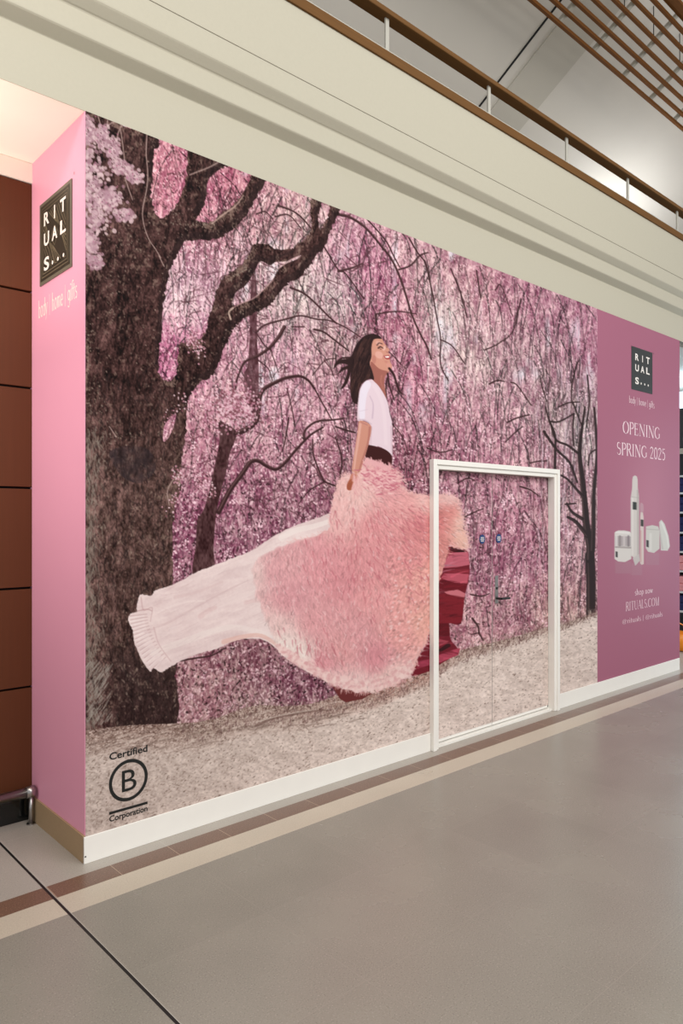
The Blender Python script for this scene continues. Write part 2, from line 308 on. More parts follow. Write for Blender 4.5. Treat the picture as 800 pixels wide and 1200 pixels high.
# ------------------------------------------------------------------ the printed picture
# Traced points of the print are turned into metres on the wall plane (x along the wall, z up).
# The picture itself is painted stroke by stroke into a table of colours, one per vertex of the
# printed sheet, and lives on the sheet's own mesh at its true place and size.
F_, HOR, EYE = 851.0, 608.0, 1.65
D0, L0, CR, CF = 3.484, -1.228, 0.740, 0.673
def wall_x(px):
    t = (np.asarray(px, float) - 400) / F_
    return (D0 * t - L0) / (CR - CF * t)
def ppm(px):                       # print pixels per metre of height at that column
    return F_ / (D0 + CF * wall_x(px))
KC = 1.25; ZTOP = 3.607; DZ = 0.0036; PX0 = 100.0; PX1 = 796.0
NCOL = int((PX1 - PX0) * KC) + 1; NROW = 1004
COLPX = PX0 + np.arange(NCOL) / KC
COLX = wall_x(COLPX); COLX[0] = 0.0
ROWZ = ZTOP - np.arange(NROW) * DZ
CS = ppm(COLPX)                    # per column scale
FOR = np.gradient(COLPX, COLX) / CS   # how much narrower than tall the print appears here
PYG = HOR - (ROWZ[:, None] - EYE) * CS[None, :]
PXG = np.broadcast_to(COLPX[None, :], PYG.shape)
rng = np.random.default_rng(7)
IMG = np.zeros((NROW, NCOL, 3), np.float32)
IDM = np.ones((NROW, NCOL), np.uint8)
def colrow(p):
    p = np.asarray(p, float)
    c = (p[:, 0] - PX0) * KC
    z = EYE + (HOR - p[:, 1]) / ppm(p[:, 0])
    return np.stack([c, (ZTOP - z) / DZ], 1)
def smooth(p, n=4, closed=False):
    p = np.asarray(p, float)
    q = np.vstack([p[-1], p, p[0], p[1]]) if closed else np.vstack([2*p[0]-p[1], p, 2*p[-1]-p[-2]])
    out = []
    for i in range(1, len(q) - 2):
        for k in range(n):
            t = k / n
            out.append(.5 * (2*q[i] + (q[i+1]-q[i-1])*t + (2*q[i-1]-5*q[i]+4*q[i+1]-q[i+2])*t*t + (3*q[i]-q[i-1]-3*q[i+1]+q[i+2])*t**3))
    if not closed: out.append(p[-1])
    return np.array(out)
def polymask(pts, sm=True, jag=0):
    p = smooth(pts, 4, True) if sm else np.asarray(pts, float)
    if jag:
        p = np.repeat(p, 2, 0); p = (p + np.roll(p, -1, 0)) / 2
        p = p + rng.normal(0, jag, p.shape)
    q = colrow(p)
    m = np.zeros((NROW, NCOL), np.float32)
    x0, y0 = q[:, 0], q[:, 1]; x1, y1 = np.roll(x0, -1), np.roll(y0, -1)
    r0 = max(0, int(math.floor(y0.min()))); r1 = min(NROW - 1, int(math.ceil(y0.max())))
    ci = np.arange(NCOL)
    for r in range(r0, r1 + 1):
        for s in (-.33, 0, .33):
            y = r + s
            k = (y0 <= y) != (y1 <= y)
            if not k.any(): continue
            xs = np.sort(x0[k] + (y - y0[k]) * (x1[k] - x0[k]) / (y1[k] - y0[k]))
            for a, b in zip(xs[::2], xs[1::2]):
                ia, ib = max(0, int(a) - 1), min(NCOL, int(b) + 3)
                if ib <= ia: continue
                c = ci[ia:ib]
                m[r, ia:ib] += np.clip(np.minimum(c + .5, b) - np.maximum(c - .5, a), 0, 1) / 3
    return np.clip(m, 0, 1)
def noise(sx, sy, seed, skew=0.):
    # smooth value noise with cells of sx by sy print pixels, -1..1
    g = np.random.default_rng(seed)
    H, W = int(1300 / sy) + 4, int(1100 / sx) + 4
    t = g.uniform(-1, 1, (H, W)).astype(np.float32)
    u = np.clip((PXG + skew * (PYG - 600)) / sx + 1, 0, W - 2.01); v = np.clip((PYG + 60) / sy + 1, 0, H - 2.01)
    i, j = u.astype(int), v.astype(int); fu, fv = u - i, v - j
    fu = fu*fu*(3-2*fu); fv = fv*fv*(3-2*fv)
    return ((t[j, i]*(1-fu) + t[j, i+1]*fu)*(1-fv) + (t[j+1, i]*(1-fu) + t[j+1, i+1]*fu)*fv).astype(np.float32)
def lay(m, col, idn=None):
    col = np.asarray(col, np.float32)
    IMG[:] = IMG * (1 - m[..., None]) + col * m[..., None]
    if idn is not None: IDM[m > .5] = idn
def dab(px, py, rx, ry, ang, col, a, M=None):
    # soft-edged elliptical touch, radii in print pixels
    c = (px - PX0) * KC; ic = int(c)
    if ic < 0 or ic >= NCOL: return
    rp = DZ * CS[ic]; r = (ZTOP - (EYE + (HOR - py) / CS[ic])) / DZ
    R = max(rx, ry) + .8
    c0, c1 = max(0, int(c - R*KC)), min(NCOL, int(c + R*KC) + 2)
    r0, r1 = max(0, int(r - R/rp)), min(NROW, int(r + R/rp) + 2)
    if c1 <= c0 or r1 <= r0: return
    X = (np.arange(c0, c1) - c)[None, :] / KC; Y = (np.arange(r0, r1) - r)[:, None] * rp
    ca, sa = math.cos(ang), math.sin(ang)
    u = (X*ca + Y*sa) / rx; v = (-X*sa + Y*ca) / ry
    w = np.clip((1.15 - np.sqrt(u*u + v*v)) * min(rx, ry) * 1.3, 0, 1) * a
    if M is not None: w = w * M[r0:r1, c0:c1]
    I = IMG[r0:r1, c0:c1]; I += (np.asarray(col, np.float32) - I) * w[..., None]
def stroke(pts, w0, w1=None, col=(60, 35, 38), a=1., idn=None, sm=True, M=None):
    p = smooth(pts, 5) if sm and len(pts) > 2 else np.asarray(pts, float)
    w1 = w0 if w1 is None else w1
    q = colrow(p); n = len(q)
    acc = None
    c0, r0 = np.floor(q.min(0) - 12).astype(int); c1, r1 = np.ceil(q.max(0) + 14).astype(int)
    c0, r0, c1, r1 = max(0, c0), max(0, r0), min(NCOL, c1), min(NROW, r1)
    if c1 <= c0 or r1 <= r0: return
    acc = np.zeros((r1 - r0, c1 - c0), np.float32)
    for i in range(n - 1):
        wa = (w0 + (w1 - w0) * (i + .5) / (n - 1)) / 2
        ic = min(max(int(q[i, 0]), 0), NCOL - 1); rp = DZ * CS[ic]
        a0, a1 = q[i], q[i+1]; pad = wa + 1
        b0 = max(c0, int(min(a0[0], a1[0]) - pad*KC)); b1 = min(c1, int(max(a0[0], a1[0]) + pad*KC) + 2)
        e0 = max(r0, int(min(a0[1], a1[1]) - pad/rp)); e1 = min(r1, int(max(a0[1], a1[1]) + pad/rp) + 2)
        if b1 <= b0 or e1 <= e0: continue
        X = (np.arange(b0, b1) - a0[0])[None, :] / KC; Y = (np.arange(e0, e1) - a0[1])[:, None] * rp
        dx, dy = (a1[0]-a0[0]) / KC, (a1[1]-a0[1]) * rp
        t = np.clip((X*dx + Y*dy) / (dx*dx + dy*dy + 1e-6), 0, 1)
        d = np.hypot(X - t*dx, Y - t*dy)
        cov = np.clip(wa + .5 - d, 0, 1) * min(1, (wa*2) )
        S = acc[e0-r0:e1-r0, b0-c0:b1-c0]; np.maximum(S, cov, out=S)
    if M is not None: acc *= M[r0:r1, c0:c1]
    I = IMG[r0:r1, c0:c1]; I += (np.asarray(col, np.float32) - I) * (acc * a)[..., None]
    if idn is not None: IDM[r0:r1, c0:c1][acc > .5] = idn
def ytop(px): return HOR - (ZTOP - EYE) * ppm(px)

# ---- colours of the blossom, sampled over the print
SMP = np.array([
 (180,210,186,112,138),(232,225,176,98,130),(275,215,160,82,112),(300,235,192,135,155),(215,345,205,160,182),(210,420,190,112,150),
 (190,430,185,100,145),(350,262,200,155,168),(400,300,190,130,158),(440,320,178,100,138),(350,345,200,165,178),(385,345,190,160,175),
 (400,400,185,138,155),(330,420,205,150,175),(370,480,198,140,165),(350,560,170,112,138),(300,600,152,90,120),(270,540,165,100,130),
 (240,500,192,130,155),(225,620,150,85,118),(260,480,200,145,165),(260,640,140,80,110),(340,600,150,92,120),
 (480,310,190,140,158),(470,380,188,115,145),(480,450,190,120,150),(520,370,208,180,190),(545,420,205,165,178),(560,340,190,130,152),
 (610,350,182,120,148),(660,370,172,110,140),(600,440,196,148,168),(640,420,180,130,152),(690,400,172,105,138),(650,480,188,150,165),(680,500,190,160,175),
 (500,500,178,112,140),(480,540,150,85,112),(580,500,195,135,160),(560,545,180,115,145),(620,530,190,130,155),(540,600,185,125,150),
 (600,610,180,112,142),(580,660,165,100,130),(620,660,172,105,138),(675,590,180,130,150),(670,660,178,122,145),(600,710,170,112,135),(560,740,190,130,150),(660,710,190,140,150),
 (240,800,165,112,130),(290,780,140,88,108),(340,800,128,72,98),(300,830,150,105,120),(430,500,180,120,148),(400,540,165,105,130),(460,420,182,110,142)], np.float32)
def blossom():
    SMP[:, 2:] += np.array([2, 15, 3], np.float32); SMP[:, 2:] = SMP[:, 2:].mean(0) * .22 + SMP[:, 2:] * .78
    num = np.zeros(IMG.shape, np.float32); den = np.zeros(IMG.shape[:2], np.float32)
    for x, y, r, g, b in SMP:
        w = 1 / (((PXG - x)**2 + (PYG - y)**2) / 2200 + .25) ** 1.5
        w = w.astype(np.float32); den += w
        num += w[..., None] * np.array([r, g, b], np.float32)
    base = num / den[..., None]
    rough = noise(14, 26, 1) * .5 + noise(5, 14, 2, .05) * .9 + noise(2.2, 6, 3, -.05) * .9 + noise(1.3, 2.2, 4) * .8
    IMG[:] = base - 12 + rough[..., None] * np.array([22, 26, 22], np.float32)
    sky = np.clip(noise(16, 50, 9) * 1.4 + noise(6, 20, 10) - .75, 0, 1) * np.clip((520 - PYG) / 80, 0, 1)
    lay(sky * .75, (208, 198, 208))
    def mean_at(x, y):
        i = np.argmin((SMP[:, 0]-x)**2 + (SMP[:, 1]-y)**2); return SMP[i, 2:]
    # drooping twigs
    for k in range(1500):
        x = rng.uniform(102, 700); y = rng.uniform(ytop(x) - 20, 720); L = rng.uniform(15, 70); f = np.interp(x, [100, 700], [1, .5])
        dx = rng.normal(0, .22) * L * f; b = rng.normal(0, 2)
        mc = mean_at(x, y)
        c = mc * rng.uniform(.38, .62) if rng.random() < .7 else np.minimum(mc * 1.18 + 8, 235)
        stroke([(x, y), (x + dx*.45 + b, y + L*.5), (x + dx, y + L)], rng.uniform(.7, 1.5), .7, c, rng.uniform(.35, .8))
    for k in range(420):       # longer weeping branchlets
        x = rng.uniform(190, 700); y0_ = ytop(x) + rng.random() ** 1.6 * 330; f = np.interp(x, [100, 700], [1, .5]); L = rng.uniform(35, 120); d = rng.choice([-1, 1]) * rng.uniform(.05, .5) * L * f
        stroke([(x, y0_), (x + d*.6, y0_ + L*.25), (x + d*.95, y0_ + L*.65), (x + d, y0_ + L)], rng.uniform(1., 1.9), .7, mean_at(x, y0_) * rng.uniform(.3, .5), rng.uniform(.5, .9))
    # petals: dark gaps, pinks and pale highlights
    n = 62000
    xs = 100 + 600 * rng.random(n); ys = np.array([ytop(x) for x in xs]); ys = ys + rng.random(n) * (880 - ys)
    for x, y in zip(xs, ys):
        f = np.interp(x, [100, 700], [1, .62]); mc = mean_at(x + rng.normal(0, 12), y + rng.normal(0, 12)); u = rng.random()
        low = np.clip((y - 430) / 150, 0, 1)
        if u < .36: c = mc * np.array([.98, .9, .9]) * rng.uniform(.36, .74); a = .75
        elif u < .66: c = mc + rng.normal(0, 16) + np.array([10, 2, 4]); a = .65
        else: c = mc * .4 + np.array([240, 208, 214]) * .6 + rng.normal(0, 8); a = rng.uniform(.5, .95)
        s = rng.uniform(.6, 1.25) * (1 + .25 * low)
        if rng.random() < .22:
            b = rng.normal(math.pi/2, .7); L = rng.uniform(2.5, 7); q = rng.normal(0, 1.5)
            stroke([(x, y), (x + math.cos(b)*L*.5*f + q*f, y + math.sin(b)*L*.5), (x + math.cos(b)*L*f, y + math.sin(b)*L)], rng.uniform(.9, 1.7)*f, .6, c, a, sm=False)
        else: dab(x, y, s * f, s * rng.uniform(1, 2.0), rng.normal(0, .7), c, a)
    # small sprays of pale flowers
    for k in range(260):
        x, y = rng.uniform(105, 700), rng.uniform(430, 840)
        for j in range(9):
            dab(x + rng.normal(0, 3), y + rng.normal(0, 4), rng.uniform(.8, 1.4), rng.uniform(.8, 1.5), 0, (228, 190, 202) if y < 760 else (200, 160, 172), .8)

TW = [  # background twigs: points, start width, end width
 ([(256,600),(269,575),(283,556),(293,542),(302,540),(312,546),(323,550),(333,543),(345,529),(358,515),(366,508),(378,501)],6,2),
 ([(356,514),(357,505),(365,497),(375,493),(391,492),(403,490)],3,1.6),([(393,500),(405,504),(416,507)],2,2),
 ([(366,515),(367,533),(373,550),(379,563),(386,567),(395,570)],1.6,2.2),([(393,512),(400,538),(398,561)],1.6,1.6),
 ([(379,565),(362,575),(350,590)],1.5,1),([(276,509),(295,499),(302,488),(304,467),(309,456),(323,448),(335,443),(351,441),(361,446),(368,455)],6,2.6),
 ([(368,455),(379,475),(388,491)],1.8,1.3),([(333,383),(326,395),(316,407),(302,417),(290,422),(284,428),(277,446),(276,458)],4,2),
 ([(316,407),(322,425),(326,436)],1.3,1),([(302,422),(314,432),(319,446)],1.5,1),
 ([(300,390),(310,381),(335,374),(352,370),(370,374),(387,376),(405,384),(422,395)],2.2,1.3),
 ([(340,337),(356,344),(370,356),(384,370),(394,379)],2.6,2),([(368,386),(379,389),(391,398),(408,411)],2.6,1.8),([(342,383),(356,383)],1.6,1.4),
 ([(380,290),(396,316),(405,321),(426,350)],1.8,1.5),([(396,318),(412,314),(424,309)],2.6,1.4),
 ([(394,251),(408,254),(422,262),(433,272),(447,289),(458,303),(468,324),(475,345),(482,368),(491,389),(500,406),(505,421)],3.4,2),
 ([(428,255),(440,268),(453,284),(461,300),(468,313)],2,1.6),([(479,279),(489,296),(498,308),(503,328),(508,352),(512,375),(516,396),(516,427),(525,446)],2,1.4),
 ([(516,398),(530,406),(544,426)],1.5,1.3),([(467,316),(481,311),(491,300),(501,296)],1.8,1.4),([(441,368),(465,365),(488,368)],1.5,1.2),([(441,368),(440,380)],2,1.2),
 ([(528,315),(540,345),(547,372)],1.6,1.6),([(558,317),(563,349)],1.8,1.5),([(326,241),(344,248),(356,258),(365,269)],2.4,1.8),
 ([(300,251),(310,248),(319,256)],1.6,1.3),([(322,254),(338,252),(352,267)],1.6,1.3),([(300,390),(310,405),(318,411)],1.4,1.2),
 ([(393,420),(380,423),(366,440)],1.2,1),([(450,487),(470,510),(478,530)],1.2,1),([(345,500),(342,480),(336,455)],1.4,1),([(338,490),(334,515),(330,530)],2,1),
 ([(436,403),(455,412),(470,428)],1.2,1),([(640,330),(660,345)],1,1),([(580,340),(587,335),(600,370)],1.3,1),([(568,410),(580,405),(592,397)],1.5,1),
 ([(573,450),(582,446),(591,447)],1.8,1.2),([(598,448),(606,452),(622,475)],1.5,1.2),([(594,495),(605,490),(620,486)],1.8,1.4),([(592,518),(602,508),(612,500)],1.4,1.1),
 ([(610,350),(602,385),(590,400)],1.3,1),([(540,566),(552,560),(560,563)],1.4,1.2),([(613,570),(625,574),(636,582)],1.8,1.4),([(548,606),(560,600),(570,596)],1.5,1.1),
 ([(555,697),(568,699),(577,696)],1.6,1.1),([(557,725),(564,735),(565,742),(570,751)],2.2,1.6),([(565,742),(556,744)],1.3,1),([(640,540),(628,541),(620,543)],1.6,1.3),
 ([(500,525),(515,530),(530,527)],1.6,1.2),([(207,775),(230,771),(248,768),(262,760)],2.2,1.6),([(207,775),(204,790)],3,2)]
RT = [  # the tree at the right edge of the print
 ([(692,719),(692,677),(691,650)],11,11),([(691,655),(691,640),(687,615),(685,590),(682,560),(679,535),(680,515),(682,500),(685,477)],10,2),
 ([(694,645),(695,620),(695,590),(696,570),(699,535),(698,502),(696,478)],6,2.2),([(688,628),(675,612),(665,606)],5,3),([(682,608),(670,600),(664,590)],4,2.2),
 ([(662,591),(674,590)],2,1.6),([(684,583),(674,572),(665,562),(657,557)],3.4,2),([(678,532),(665,522),(651,515),(644,494)],3,2),
 ([(650,549),(650,535),(650,510),(643,492),(639,477)],3.4,1.6),([(637,506),(652,527),(667,542),(676,565)],3.4,2.4),([(644,494),(655,494),(672,485)],2,1.6),
 ([(654,477),(666,472),(679,471)],1.5,1.3),([(671,472),(676,485),(681,498)],2,1.6),([(672,485),(671,505),(672,522)],1.8,1.8),([(689,545),(691,532),(699,526)],1.8,1.4),
 ([(676,425),(670,450),(669,470)],1.5,1.2),([(688,440),(690,470),(687,500)],2,1.4),([(640,470),(634,450),(632,440)],1.6,1)]
TRUNK = [(98,129),(140,146),(185,161),(181,180),(178,205),(177,228),(181,248),(188,256),(196,252),(207,238),(215,222),(219,200),(221,172),(238,178),(269,193),(260,197),(249,205),
 (243,213),(241,232),(236,247),(231,258),(246,260),(260,250),(274,240),(285,225),(293,211),(296,203),(312,209),(299,232),(288,252),(274,267),(260,277),(246,281),(225,281),(216,283),(209,294),
 (201,312),(195,332),(191,357),(189,390),(186,414),(186,438),(197,447),(206,438),(208,421),(210,404),(216,402),(228,400),(241,390),(243,378),(250,355),(255,338),(260,327),(272,318),(285,308),(293,294),
 (298,286),(312,287),(323,292),(340,292),(354,283),(363,272),(365,262),(363,250),(366,232),(376,236),(373,252),(373,268),(378,266),(384,253),(388,238),(401,243),(394,255),(387,271),(379,290),(367,303),(365,309),(347,328),
 (337,332),(326,344),(316,357),(300,366),(284,375),(274,385),(270,392),(263,407),(257,423),(251,437),(244,444),(234,448),(223,463),(219,475),(218,498),(214,530),(211,555),(212,575),(206,588),(203,607),(202,660),(203,700),(205,782),(208,810),(206,850),
 (180,850),(150,852),(115,856),(98,861)]
HOLE1 = [(272,358),(273,350),(277,342),(288,334),(298,318),(305,306),(316,311),(323,307),(335,306),(352,299),(347,304),(335,309),(326,316),(319,328),(309,339),(298,349),(284,355)]
HOLE2 = [(191,517),(192,500),(199,490),(206,485),(204,498),(197,513)]
def trunk():
    m = ((COLX < 4.88)[None, :] * np.ones((NROW, 1))).astype(np.float32)[..., None]
    soft = (noise(40, 60, 77) * 4)[..., None]; mid = IMG.mean((0, 1))
    IMG[:] = IMG + m * ((IMG - mid) * .34 + np.array([6, 4, 4], np.float32) + soft)
    m = np.maximum(polymask([(256,495),(266,497),(277,506),(276,514),(269,532),(264,556),(257,583),(253,603),(250,640),(250,672),(226,675),(229,640),(231,610),(238,598),(244,579),(251,547),(257,516)]), 0)
    n = noise(3, 9, 21) * 14 + noise(1.5, 3, 22) * 12
    lay(m, np.stack([72 + n*1.5, 44 + n*1.4, 46 + n*1.4], -1))
    st = polymask([(294,330),(300,330),(301,400),(303,430),(302,470),(296,485),(288,470),(285,440),(291,420)])
    lay(np.clip(st * (.85 + .3 * noise(3, 5, 23)), 0, 1), np.stack([80 + n, 46 + n, 52 + n], -1))
    for p, a, b in TW:
        stroke(p, a, b, (56, 32, 34), 1.)
        if a > 2.1: stroke([(x, y - a*.28) for x, y in p], a*.28, .5, (126, 92, 92), .6)
    for k in range(330):       # bare forked twigs
        x, y = rng.uniform(205, 470), rng.uniform(240, 600); a = rng.uniform(-.6, 2.6); L = rng.uniform(8, 26); q = rng.normal(0, 4)
        p2 = (x + math.cos(a)*L, y + math.sin(a)*L)
        stroke([(x, y), ((x + p2[0])/2 + q, (y + p2[1])/2 + q*.5), p2], rng.uniform(1., 1.8), .7, (84, 48, 56), rng.uniform(.45, .85))
        stroke([((x + p2[0])/2 + q, (y + p2[1])/2 + q*.5), (p2[0] + rng.normal(0, 6), p2[1] - rng.uniform(-6, 8))], 1.1, .6, (84, 48, 56), .6, sm=False)
    for k in range(700):      # blossom in front of the middle tree
        x, y = rng.normal(275, 16), rng.normal(476, 14)
        dab(x, y, rng.uniform(.9, 1.9), rng.uniform(.9, 1.9), rng.random()*3, [(226,186,198),(190,130,150),(120,70,80)][rng.integers(3)], .75)
    for k in range(170):
        x, y = rng.uniform(628, 700), rng.uniform(415, 620); L = rng.uniform(12, 55)
        stroke([(x, y), (x + rng.normal(0, 1.5), y + L/2), (x + rng.normal(0, 3), y + L)], rng.uniform(.7, 1.5), .7, [(92,56,64),(66,40,46),(222,196,208),(206,176,192)][rng.integers(4)], .6)
    for p, a, b in RT:
        stroke(p, a, b, (42, 27, 27), .98, 4)
        stroke([(x - a*.25, y) for x, y in p], a * .25, .4, (104, 82, 78), .5)
    m = polymask(TRUNK, jag=.8) * (1 - polymask(HOLE1)) * (1 - polymask(HOLE2))
    n1 = noise(7, 12, 31); n2 = noise(2.2, 5, 32) ; n3 = noise(1.3, 1.8, 33); n4 = noise(30, 45, 34)
    v = np.clip(n1*.4 + n2*.5 + n3*.5, -1, 1)
    g = np.clip((PYG - 440) / 120, 0, 1) * np.clip((860 - PYG)/100, .3, 1); left = np.clip((165 - PXG) / 65, 0, 1)
    rid = np.abs(noise(4, 16, 35, .12)) ; b = 43 + 11*n4 + 38*v + 22*g + 24*left*np.clip(n1+.2, 0, 1) + 18*left*g - 22*np.clip(.28 - rid, 0, .3)/.28
    bark = np.stack([b*1.12 + 10 + 2*g, b*.92 - 5 + 6*g, b*.9 - 6 + 4*g], -1)
    lay(m, bark, 2)
    low = np.clip((PYG - 745)/40, 0, 1) * np.clip((PXG - 118)/25, 0, 1)
    lay(m * low * .55, (44, 31, 31))
    sh = np.zeros_like(m); sh[8:, 5:] = m[:-8, :-5]; rim = m * (1 - sh) * np.clip(noise(9, 9, 41)*1.3 + n3*.8 + .15, 0, 1) * (PYG < 480)
    lay(np.clip(rim, 0, 1) * .6, (146, 122, 110))
    sh = np.zeros_like(m); sh[:-9, :-6] = m[9:, 6:]; lay(m * (1 - sh) * .5 * (PYG < 480), (30, 17, 18))
    pt = np.clip(noise(5, 6, 43)*1.5 + noise(1.6, 2, 44)*1.0 - .75, 0, 1); lay(m * pt * .55, (140, 118, 106))
    ks = 9000; xs = rng.uniform(100, 310, ks); ys = rng.uniform(140, 855, ks)
    for x, y in zip(xs, ys):
        lft = x < 140 and y > 480; u = rng.random()
        c = (36, 19, 20) if u < .5 else ((112, 88, 80) if u < .8 else (158, 138, 126))
        if u >= .5 and not lft and rng.random() < (.2 if y > 560 else .35): continue
        dab(x, y, rng.uniform(.5, 1.3), rng.uniform(.8, 3.2 if y > 480 else 1.6), rng.normal(0, .5) + (0 if y > 420 else .5), c, rng.uniform(.3, .7), m)
    for k in range(900):       # dark fissures
        x, y = rng.uniform(100, 206), rng.uniform(430, 850); L = rng.uniform(4, 16); q = rng.normal(0, 2)
        stroke([(x, y), (x + q, y + L/2), (x + rng.normal(0, 2), y + L)], rng.uniform(.8, 1.6), .6, (34, 24, 24), .5, M=m)
    for k in range(420):       # long pale ridges on the lit left side
        x = 100 + abs(rng.normal(0, 9)); y = rng.uniform(500, 850); L = rng.uniform(5, 18)
        stroke([(x, y), (x + rng.normal(0, 2), y + L/2), (x + rng.normal(0, 2), y + L)], rng.uniform(.8, 1.8), .6, (142, 130, 120), .5, M=m)
    for k in range(160):
        x, y = rng.uniform(100, 126), rng.uniform(780, 850); L = rng.uniform(5, 13)
        stroke([(x, y), (x + L*.5, y - L*.7)], rng.uniform(.8, 1.8), .6, (158, 148, 140), .6, M=m)
    for k in range(500):       # rough lit knots
        cx, cy, sx, sy = [(132,345,4,16),(104,400,4,16),(150,285,14,10),(205,255,6,12),(140,512,14,4),(115,475,8,10),(280,318,10,5),(232,262,10,3)][rng.integers(8)]
        dab(rng.normal(cx, sx), rng.normal(cy, sy), rng.uniform(.5, 1.1), rng.uniform(.6, 1.6), rng.random()*3, (150, 135, 122) if rng.random() < .6 else (66, 48, 46), .65, m)
    lay(np.clip(polymask([(128,530),(150,522),(175,528),(182,550),(165,566),(145,560),(133,545)]) * (.45 + .3*noise(5, 6, 88)), 0, 1), (44, 34, 38))
    stroke([(248,262),(262,251),(276,241),(285,229)], 1.6, 1, (190, 160, 150), .8)
    stroke([(270,362),(284,355),(298,349),(309,339),(320,328)], 1.2, 1, (200, 160, 160), .7)
    stroke([(270,374),(268,366),(273,361)], 2.4, 1.5, (210, 185, 170), .8)
    stroke([(350,300),(340,305),(325,315)], 1.2, 1, (205, 165, 165), .7)
    for p in ([(172,156),(171,180),(173,205),(171,225),(167,245),(168,262),(174,280),(182,292),(188,302)], [(143,146),(138,157),(136,173)], [(141,152),(143,165),(146,190)], [(135,142),(124,149),(120,160),(121,172)],
              [(114,134),(118,148),(121,160)], [(146,208),(150,220),(155,234)], [(259,188),(245,196),(222,205)], [(126,138),(125,150)], [(186,300),(192,312)], [(204,560),(196,575),(198,592)], [(128,500),(136,512)]):
        stroke(p, 1.2, 1.1, (172, 146, 140), .85)
    # near blossom cluster at the upper left
    cl = [((100,180),15,34),((108,215),16,26),((112,250),14,22),((106,285),10,16),((142,196),9,6),((157,207),6,5),((133,175),6,12),((128,232),12,10),((120,160),5,10),((145,252),8,5),((103,150),5,10),((112,308),7,5)]
    for k in range(1900):
        (cx, cy), sx, sy = cl[rng.integers(len(cl))]
        x, y = rng.normal(cx, sx*.55), rng.normal(cy, sy*.55)
        if y < ytop(x) + 5: continue
        c = [(196,166,172),(180,148,156),(208,180,184),(150,112,124),(168,132,144)][rng.integers(5)]
        dab(x, y, rng.uniform(1.6, 3.4), rng.uniform(1.4, 2.8), rng.random()*3, c, .8)
    for k in range(380):
        (cx, cy), sx, sy = cl[rng.integers(len(cl))]
        dab(rng.normal(cx, sx*.7), rng.normal(cy, sy*.8), rng.uniform(.6, 1.4), rng.uniform(.5, 1), rng.random()*3, [(96,60,70),(176,104,134),(70,48,50)][rng.integers(3)], .8)
    for cx, cy, n in ((208,556,60),(206,583,30),(198,598,12),(200,488,20),(235,560,45),(225,398,70),(232,408,50),(245,575,40),(212,470,20)):
        for k in range(n):
            dab(rng.normal(cx, 4), rng.normal(cy, 6), rng.uniform(.8, 1.5), rng.uniform(.8, 1.5), 0, [(232,200,208),(205,150,165),(120,70,80)][rng.integers(3)], .85)
    stroke([(206,483),(200,498),(196,512)], 1.2, 1, (90,45,55), .6)
GB = [(98,856),(150,850),(206,848),(232,846),(252,842),(280,830),(304,826),(332,828),(360,826),(392,816),(440,808),(480,794),(504,786),(543,763),(579,754),(609,746),(645,735),(660,731),(701,717)]
def ground():
    m = polymask(GB + [(701,840),(400,930),(98,1000)], sm=False, jag=.5)
    gx = np.interp(PXG, [100, 250, 400, 520, 700], [184, 194, 208, 216, 212]); top = np.interp(PXG, [p[0] for p in GB], [p[1] for p in GB])
    d = PYG - top; thick = np.interp(PXG, [100, 300, 420, 520, 600, 700], [34, 36, 26, 16, 10, 3])
    n = noise(6, 4, 51)*13 + noise(2.4, 1.6, 52)*14 + noise(22, 12, 53)*7
    k = np.clip(1 - d/thick, 0, 1) ** .7
    red = np.exp(-((PXG - 470)/75.)**2) * k
    base = np.stack([gx + 6 + n - 48*k - 10*red, gx - 12 + n - 56*k - 32*red, gx - 20 + n - 58*k - 34*red], -1)
    lay(m, base, 1)
    N = 26000; xs = rng.uniform(100, 700, N); tp = np.interp(xs, [p[0] for p in GB], [p[1] for p in GB]); ys = tp + rng.random(N) ** 1.5 * 150
    for x, y, t in zip(xs, ys, tp):
        kk = max(0, 1 - (y - t) / np.interp(x, [100, 300, 520, 700], [40, 44, 24, 8])); u = rng.random()
        if u < .22 + .22*kk: c = (108 - 30*kk, 86 - 34*kk, 76 - 30*kk); a = .3 + .5*kk + .4*(rng.random() < .15)
        elif u < .75: c = (232 - 14*kk, 216 - 20*kk, 206 - 18*kk); a = .4 + .35*kk
        else: c = (186, 166, 158); a = .4
        f = np.interp(x, [100, 700], [1, .6])
        dab(x, y, rng.uniform(.9, 2.2)*f, rng.uniform(.5, .9), rng.normal(-.35, .5), c, a, m)
    for k in range(1300):      # crisp dark litter
        x = rng.uniform(100, 700); t = np.interp(x, [p[0] for p in GB], [p[1] for p in GB]); y = t + 8 + rng.random() * 120
        dab(x, y, rng.uniform(1, 2.6) * np.interp(x, [100, 700], [1, .6]), rng.uniform(.5, .9), rng.normal(-.5, .4), (104, 84, 74), rng.uniform(.4, .9), m)
    for k in range(70):        # shaded streaks along the crest
        x = rng.uniform(105, 420); t = np.interp(x, [p[0] for p in GB], [p[1] for p in GB]); y = t + rng.uniform(4, 34); L = rng.uniform(10, 34)
        stroke([(x, y), (x + L*.5, y - L*.16), (x + L, y - L*.22)], rng.uniform(1.5, 3.4), .8, (112, 92, 84) if rng.random() < .65 else (226, 208, 198), .4, M=m)
    for k in range(1500):      # grass tips on the crest
        x = rng.uniform(210, 700); t = np.interp(x, [p[0] for p in GB], [p[1] for p in GB]); y = t + rng.uniform(-2, np.interp(x, [200, 500, 700], [26, 20, 5]))
        L = rng.uniform(2, 6)
        stroke([(x, y), (x + rng.normal(1, 2), y - L)], rng.uniform(.7, 1.2), .6, [(206,188,176),(120,88,84),(90,60,60)][rng.integers(3)], .6)
    stroke([(300,850),(320,842),(350,836),(380,832)], 3.5, 1.5, (110, 84, 78), .6); stroke([(300,846),(330,838),(365,832)], 1.5, 1, (205,188,178), .7)
